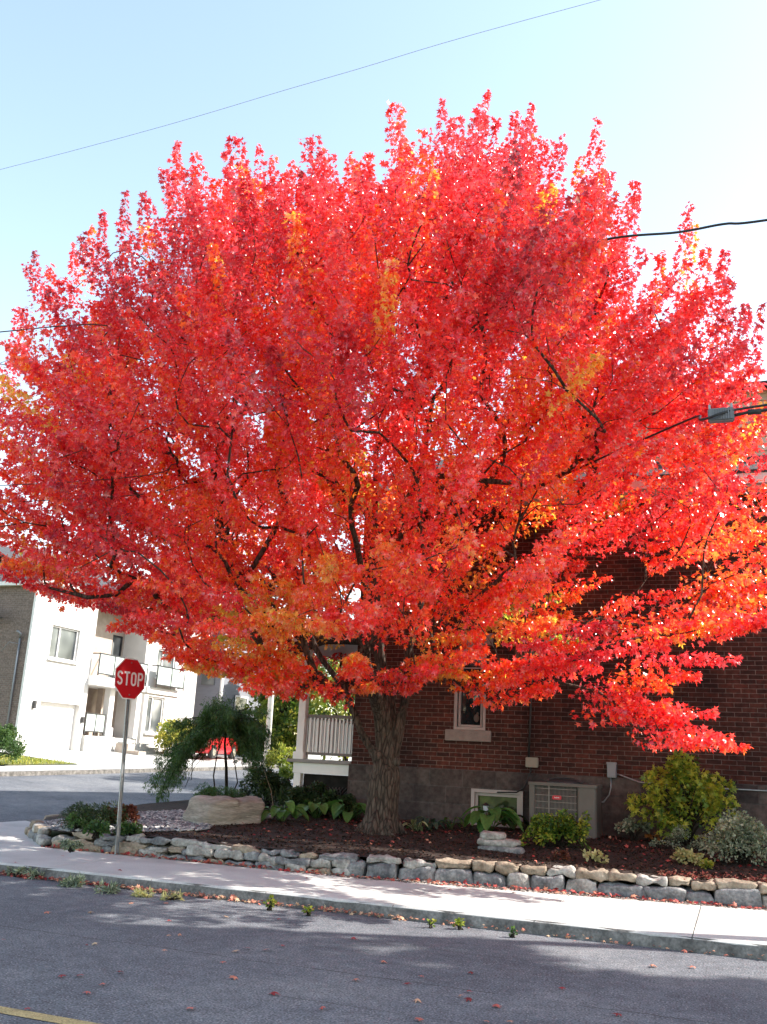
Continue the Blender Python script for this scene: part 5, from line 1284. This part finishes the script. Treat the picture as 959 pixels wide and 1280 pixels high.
# far side pavement, lawn, driveway
def strip(name, x0, x1, y0, y1, dz0, dz1, mat, side=True):
    m = MB(); xs = span(XK, x0, x1); ys = span(YK, y0, y1)
    def hz(x): return dz0+(dz1-dz0)*(x-x0)/(x1-x0)
    m.grid(xs, ys, lambda x, y: (x, y, G(x, y)+hz(x)))
    if side:
        for a, b in zip(ys, ys[1:]): m.add([(x1, a, G(x1, a)-.1), (x1, b, G(x1, b)-.1), (x1, b, G(x1, b)+hz(x1)), (x1, a, G(x1, a)+hz(x1))], [(0, 1, 2, 3)])
    o = m.build(name, mat, fix=False); tag(o, kind='structure'); return o
strip('far_curb', -20.5, -20.3, 11.5, 150, .125, .125, MT['curb'])
strip('far_pavement', -21.9, -20.504, 11.5, 150, .12, .12, MT['concrete'])
strip('lawn', -24.5, -21.904, 11.5, 28.2, .14, .14, MT['grass'], False)
strip('driveway', -27.5, -21.904, 28.204, 43.2, .24, .118, MT['drive'])
strip('front_yard', -26.0, -21.904, 43.204, 120, .15, .118, MT['drive'])
strip('parking_area', -40, -24.504, 11.5, 28.2, .14, .14, MT['grass'], False)
# east side of the cross street behind the house: curb, walk, yard
strip('side_curb', -12.8, -12.62, 15.0, 150, .12, .12, MT['curb'])
strip('side_yard', -12.616, 60, 26.1, 150, .13, .13, MT['grass'], False)
# grass tufts on the far lawn
g_ = np.random.default_rng(2); n = 5000; P = np.stack([g_.uniform(-24.5, -21.95, n), g_.uniform(16, 28.1, n), np.zeros(n)], 1); P[:, 2] = [G(a, b)+.13 for a, b in P[:, :2]]
o = leaves('grass', P, g_.normal(size=(n, 3))*[.5, .5, .1]+[0, 0, 1], g_.normal(size=(n, 3)), g_.uniform(.05, .14, n), g_.uniform(.3, 1, n), 'needle', MT['g_far']); tag(o, 'thin dry grass on the verge across the side street', 'grass', kind='stuff')

def tree(name, label, x, y, h, r, ht0, mat, seed, npl=150, per=45, size=.22, kind='oval', group=None, tm=.5, tv=.2, trunkr=.18, bark='bark2', leaf_tv=.12):
    g = random.Random(seed); z0 = G(x, y); root = empty(name, (x, y, z0), 0, label, 'tree', group)
    mb = MB(); tips = []
    top = h*.8
    tr = [Vector((g.uniform(-.1, .1)*i, g.uniform(-.1, .1)*i, top*i/6)) for i in range(7)]; tr[0].z = -.3
    mb.tube(tr, [trunkr*(1-.14*i) for i in range(7)], 9, wob=.1)
    C = []; A = []
    for i in range(npl):
        z = g.uniform(ht0, h-.2); q = (z-ht0)/(h-ht0); R = r*max(.15, math.sin(PI*min(1, (q*.82+.18)))**.7)
        a = g.uniform(0, 2*PI); rr = R*g.random()**.45*(1+.22*noise.noise(Vector((math.cos(a)*1.6, math.sin(a)*1.6, z*.5+seed))))
        p = Vector((rr*math.cos(a), rr*math.sin(a), z)); C.append(p); A.append((Vector((math.cos(a), math.sin(a), .5+g.gauss(0, .3)))).normalized())
        if i % 3 == 0:
            b0 = tr[min(5, max(1, int(6*max(.1, (z-rr*.6))/top)))]; mb.tube([b0, (b0+p)/2+Vector((0, 0, .2)), p], [trunkr*.3, trunkr*.2, .015], 4)
    C = np.array(C); A = np.array(A)
    n = len(C); gg = np.random.default_rng(seed)
    plumes_leaves('crown', C-A*.3, A, gg.uniform(.5, 1.1, n)*r*.28, gg.uniform(.12, .26, n)*r, per, size, tm+tv*gg.normal(size=n), kind, mat, root, seed=seed, tvar=leaf_tv, droop=.3)
    mb.build('trunk', MT[bark], root, fix=False); return root
# trees and bushes at the end of the side street
bgt = 'trees at the end of the side street'
tree('leafy_tree', 'yellow green sunlit tree rising behind the weeping shrub, left of the pale pole', -28.5, 54, 9.0, 3.4, 1.6, MT['g_far'], 201, group=bgt, tm=.5)
tree('leafy_tree', 'small bushy tree hiding the sunny front of the grey house', -22.9, 45.5, 6.0, 1.9, .6, MT['g_far'], 208, group=bgt, tm=.3)
tree('leafy_tree', 'sunny green tree directly behind the pale pole', -25.5, 50, 7.5, 2.8, 2.2, MT['g_far'], 202, group=bgt, tm=.6)
tree('leafy_tree', 'dark green tree closing the view between pole and porch', -24.0, 62, 11, 4.5, 1.0, MT['g_mid'], 203, group=bgt)
tree('leafy_tree', 'yellow green tree seen through the porch railing', -19.5, 47, 7.0, 3.0, .9, MT['g_far'], 204, group=bgt, tm=.5)
tree('leafy_tree', 'tall green tree behind the grey house', -36, 66, 13, 5.5, 1.0, MT['g_mid'], 205, group=bgt)
tree('leafy_tree', 'big green tree rising behind the porch roof', -14, 52, 10, 4.0, 1.0, MT['g_far'], 206, group=bgt, tm=.3)
tree('leafy_tree', 'broad green tree farthest down the side street', -30, 78, 12, 6.5, .8, MT['g_mid'], 207, group=bgt)
def P3(px_, py_, y): v = at(px_, py_, y=y); v.z = G(v.x, y)+.12; return v
shrub('street_bush', 'bright yellow green bush on the yard edge right of the pale pole', 'bush', P3(352, 950, 38), (.9, .8), 1.2, 2400, .11, 'oval', MT['g_far'], 211, clump=26)
shrub('street_bush', 'small yellow green bush left of the porch column', 'bush', P3(362, 955, 32), (.5, .5), .7, 1200, .08, 'oval', MT['g_far'], 212, clump=18, tmean=.35)
shrub('street_bush', 'low sunlit bush behind the pale pole\'s foot', 'bush', P3(318, 950, 46), (1.2, .9), 1.1, 2000, .13, 'oval', MT['g_far'], 213, clump=22, tmean=.4)
# bush before the rowhouse and clipped hedge ball at left
v = P3(196, 938, 36.6); v.x = -24.55; v.z = G(v.x, 36.6)+.2
shrub('flowering_bush', 'loose bush with yellow and white leaves beside the rowhouse steps', 'bush', Vector((-24.2, 37.6, G(-24.2, 37.6)+.2)), (1.15, 1.1), 1.9, 3400, .13, 'oval', MT['g_far'], 214, clump=34, tmean=.75, tvar=.3)
p = P3(2, 953, 24.2)
shrub('clipped_bush', 'rounded clipped light green bush at the left edge of the picture', 'bush', p+Vector((-.35, 0, 0)), (.85, .85), 1.5, 16000, .05, 'oval', MT['g_mid'], 215, clump=60, tmean=.6, hollow=.7, up=.2)

# red car
def build_car():
    cp = Vector((-23.55, 39.6, G(-23.55, 39.6)+.17)); t = empty('parked_car', cp, math.radians(8), 'bright red small car parked on the pale driveway behind the weeping shrub', 'car')
    Lc, Wc = 4.0, 1.70
    # stations along y (front = -y): (y, half width, sill z, beltline z, roof half width, roof z)
    st_ = [(-2.0, .60, .32, .56, .50, .60), (-1.9, .74, .24, .66, .62, .70), (-1.5, .82, .20, .78, .70, .84), (-.95, .85, .20, .86, .74, .92), (-.8, .85, .20, .88, .72, .97), (-.15, .85, .20, .90, .60, 1.40), (.6, .85, .20, .91, .60, 1.46), (1.3, .85, .20, .92, .57, 1.42), (1.85, .80, .22, .92, .52, 1.05), (1.98, .72, .30, .88, .50, .92)]
    m = MB(); v = []; n = 8
    for y, w_, z0, z1, rw, rz in st_:
        v += [(-w_*.9, y, z0), (-w_, y, z0+.18), (-w_, y, z1-.06), (-w_*.97, y, z1), (-rw, y, rz), (rw, y, rz), (w_*.97, y, z1), (w_, y, z1-.06), (w_, y, z0+.18), (w_*.9, y, z0)]
    n = 10
    f = [(i*n+k, i*n+(k+1) % n, (i+1)*n+(k+1) % n, (i+1)*n+k) for i in range(len(st_)-1) for k in range(n)]+[tuple(range(n)), tuple((len(st_)-1)*n+k for k in range(n-1, -1, -1))]
    m.add(v, f, True); m.build('body', MT['carpaint'], t)
    m = MB()
    def q(a, b, c, d): m.add([a, b, c, d], [(0, 1, 2, 3)])
    q((-.66, -.79, .985), (.66, -.79, .985), (.55, -.2, 1.372), (-.55, -.2, 1.372)); wsn = m.build('windscreen', MT['glass'], t)
    for v_ in wsn.data.vertices: v_.co += Vector((0, -.02, .018))
    for s in (-1, 1):
        m = MB(); m.add([(s*.835, -.72, .95), (s*.835, .5, .97), (s*.655, .45, 1.38), (s*.66, -.14, 1.33)], [(0, 1, 2, 3)]); m.add([(s*.835, .56, .97), (s*.825, 1.5, .98), (s*.635, 1.25, 1.34), (s*.655, .52, 1.38)], [(0, 1, 2, 3)]); m.build('side_window', MT['glass'], t)
        m = MB(); m.sphere((s*.60, -1.93, .62), (.15, .06, .07), 10, 6); m.build('headlight', MT['lamp'], t)
        m = MB(); m.box((s*.84, -.62, .92), (s*1.0, -.5, 1.03), bev=.02); m.build('mirror', MT['carpaint'], t)
        for y in (-1.25, 1.25):
            m = MB(); m.tube([(s*.66, y, .30), (s*.865, y, .30)], .31, 20, smooth=False); wh = m.build('wheel', MT['black'], t)
            m = MB(); m.tube([(s*.866, y, .30), (s*.875, y, .30)], .19, 16, smooth=False); m.build('rim', MT['chrome'], wh)
    m = MB(); m.box((-.5, -2.02, .36), (.5, -1.97, .50), bev=.01); m.build('grille', MT['black'], t)
    m = MB(); m.box((-.26, -2.03, .52), (.26, -2.005, .60)); m.build('badge_strip', MT['chrome'], t)
build_car()

# unseen trees added out of view to the right to shade the roadway
sg = 'unseen trees added beyond the right edge for shade'
for k_, (x_, lb_) in enumerate([(6.2, 'unseen dense tree nearest the right edge, added to shade the road'), (10.2, 'second unseen dense tree from the right edge, added to shade the road'), (14.2, 'third unseen dense tree from the right edge, added to shade the road'), (18.4, 'fourth unseen dense tree from the right edge, added to shade the road')]):
    tree('shadow_tree', lb_, x_, 12.8+.3*(k_ % 2), 15.6+.4*(k_ % 2), 2.5, 11.0, MT['g_mid'], 301+k_, 200, 80, .26, group=sg, trunkr=.2)
tree('shadow_tree', 'tall unseen tree added behind the brick house to shade the side street', -3.0, 35.0, 13.5, 4.5, 4, MT['g_mid'], 304, 170, 70, .3, group='unseen trees added behind the brick house for shade', trunkr=.25)  # unseen trees added behind the house to shade the side street
tree('shadow_tree', 'second tall unseen tree added farther behind the brick house for shade', 1.5, 41.0, 14, 4.5, 4, MT['g_mid'], 305, 170, 70, .3, group='unseen trees added behind the brick house for shade', trunkr=.25)
S.cycles.max_bounces = 6; S.cycles.diffuse_bounces = 3; S.cycles.glossy_bounces = 2; S.cycles.transmission_bounces = 3; S.cycles.transparent_max_bounces = 4
S.cycles.caustics_reflective = False; S.cycles.caustics_refractive = False
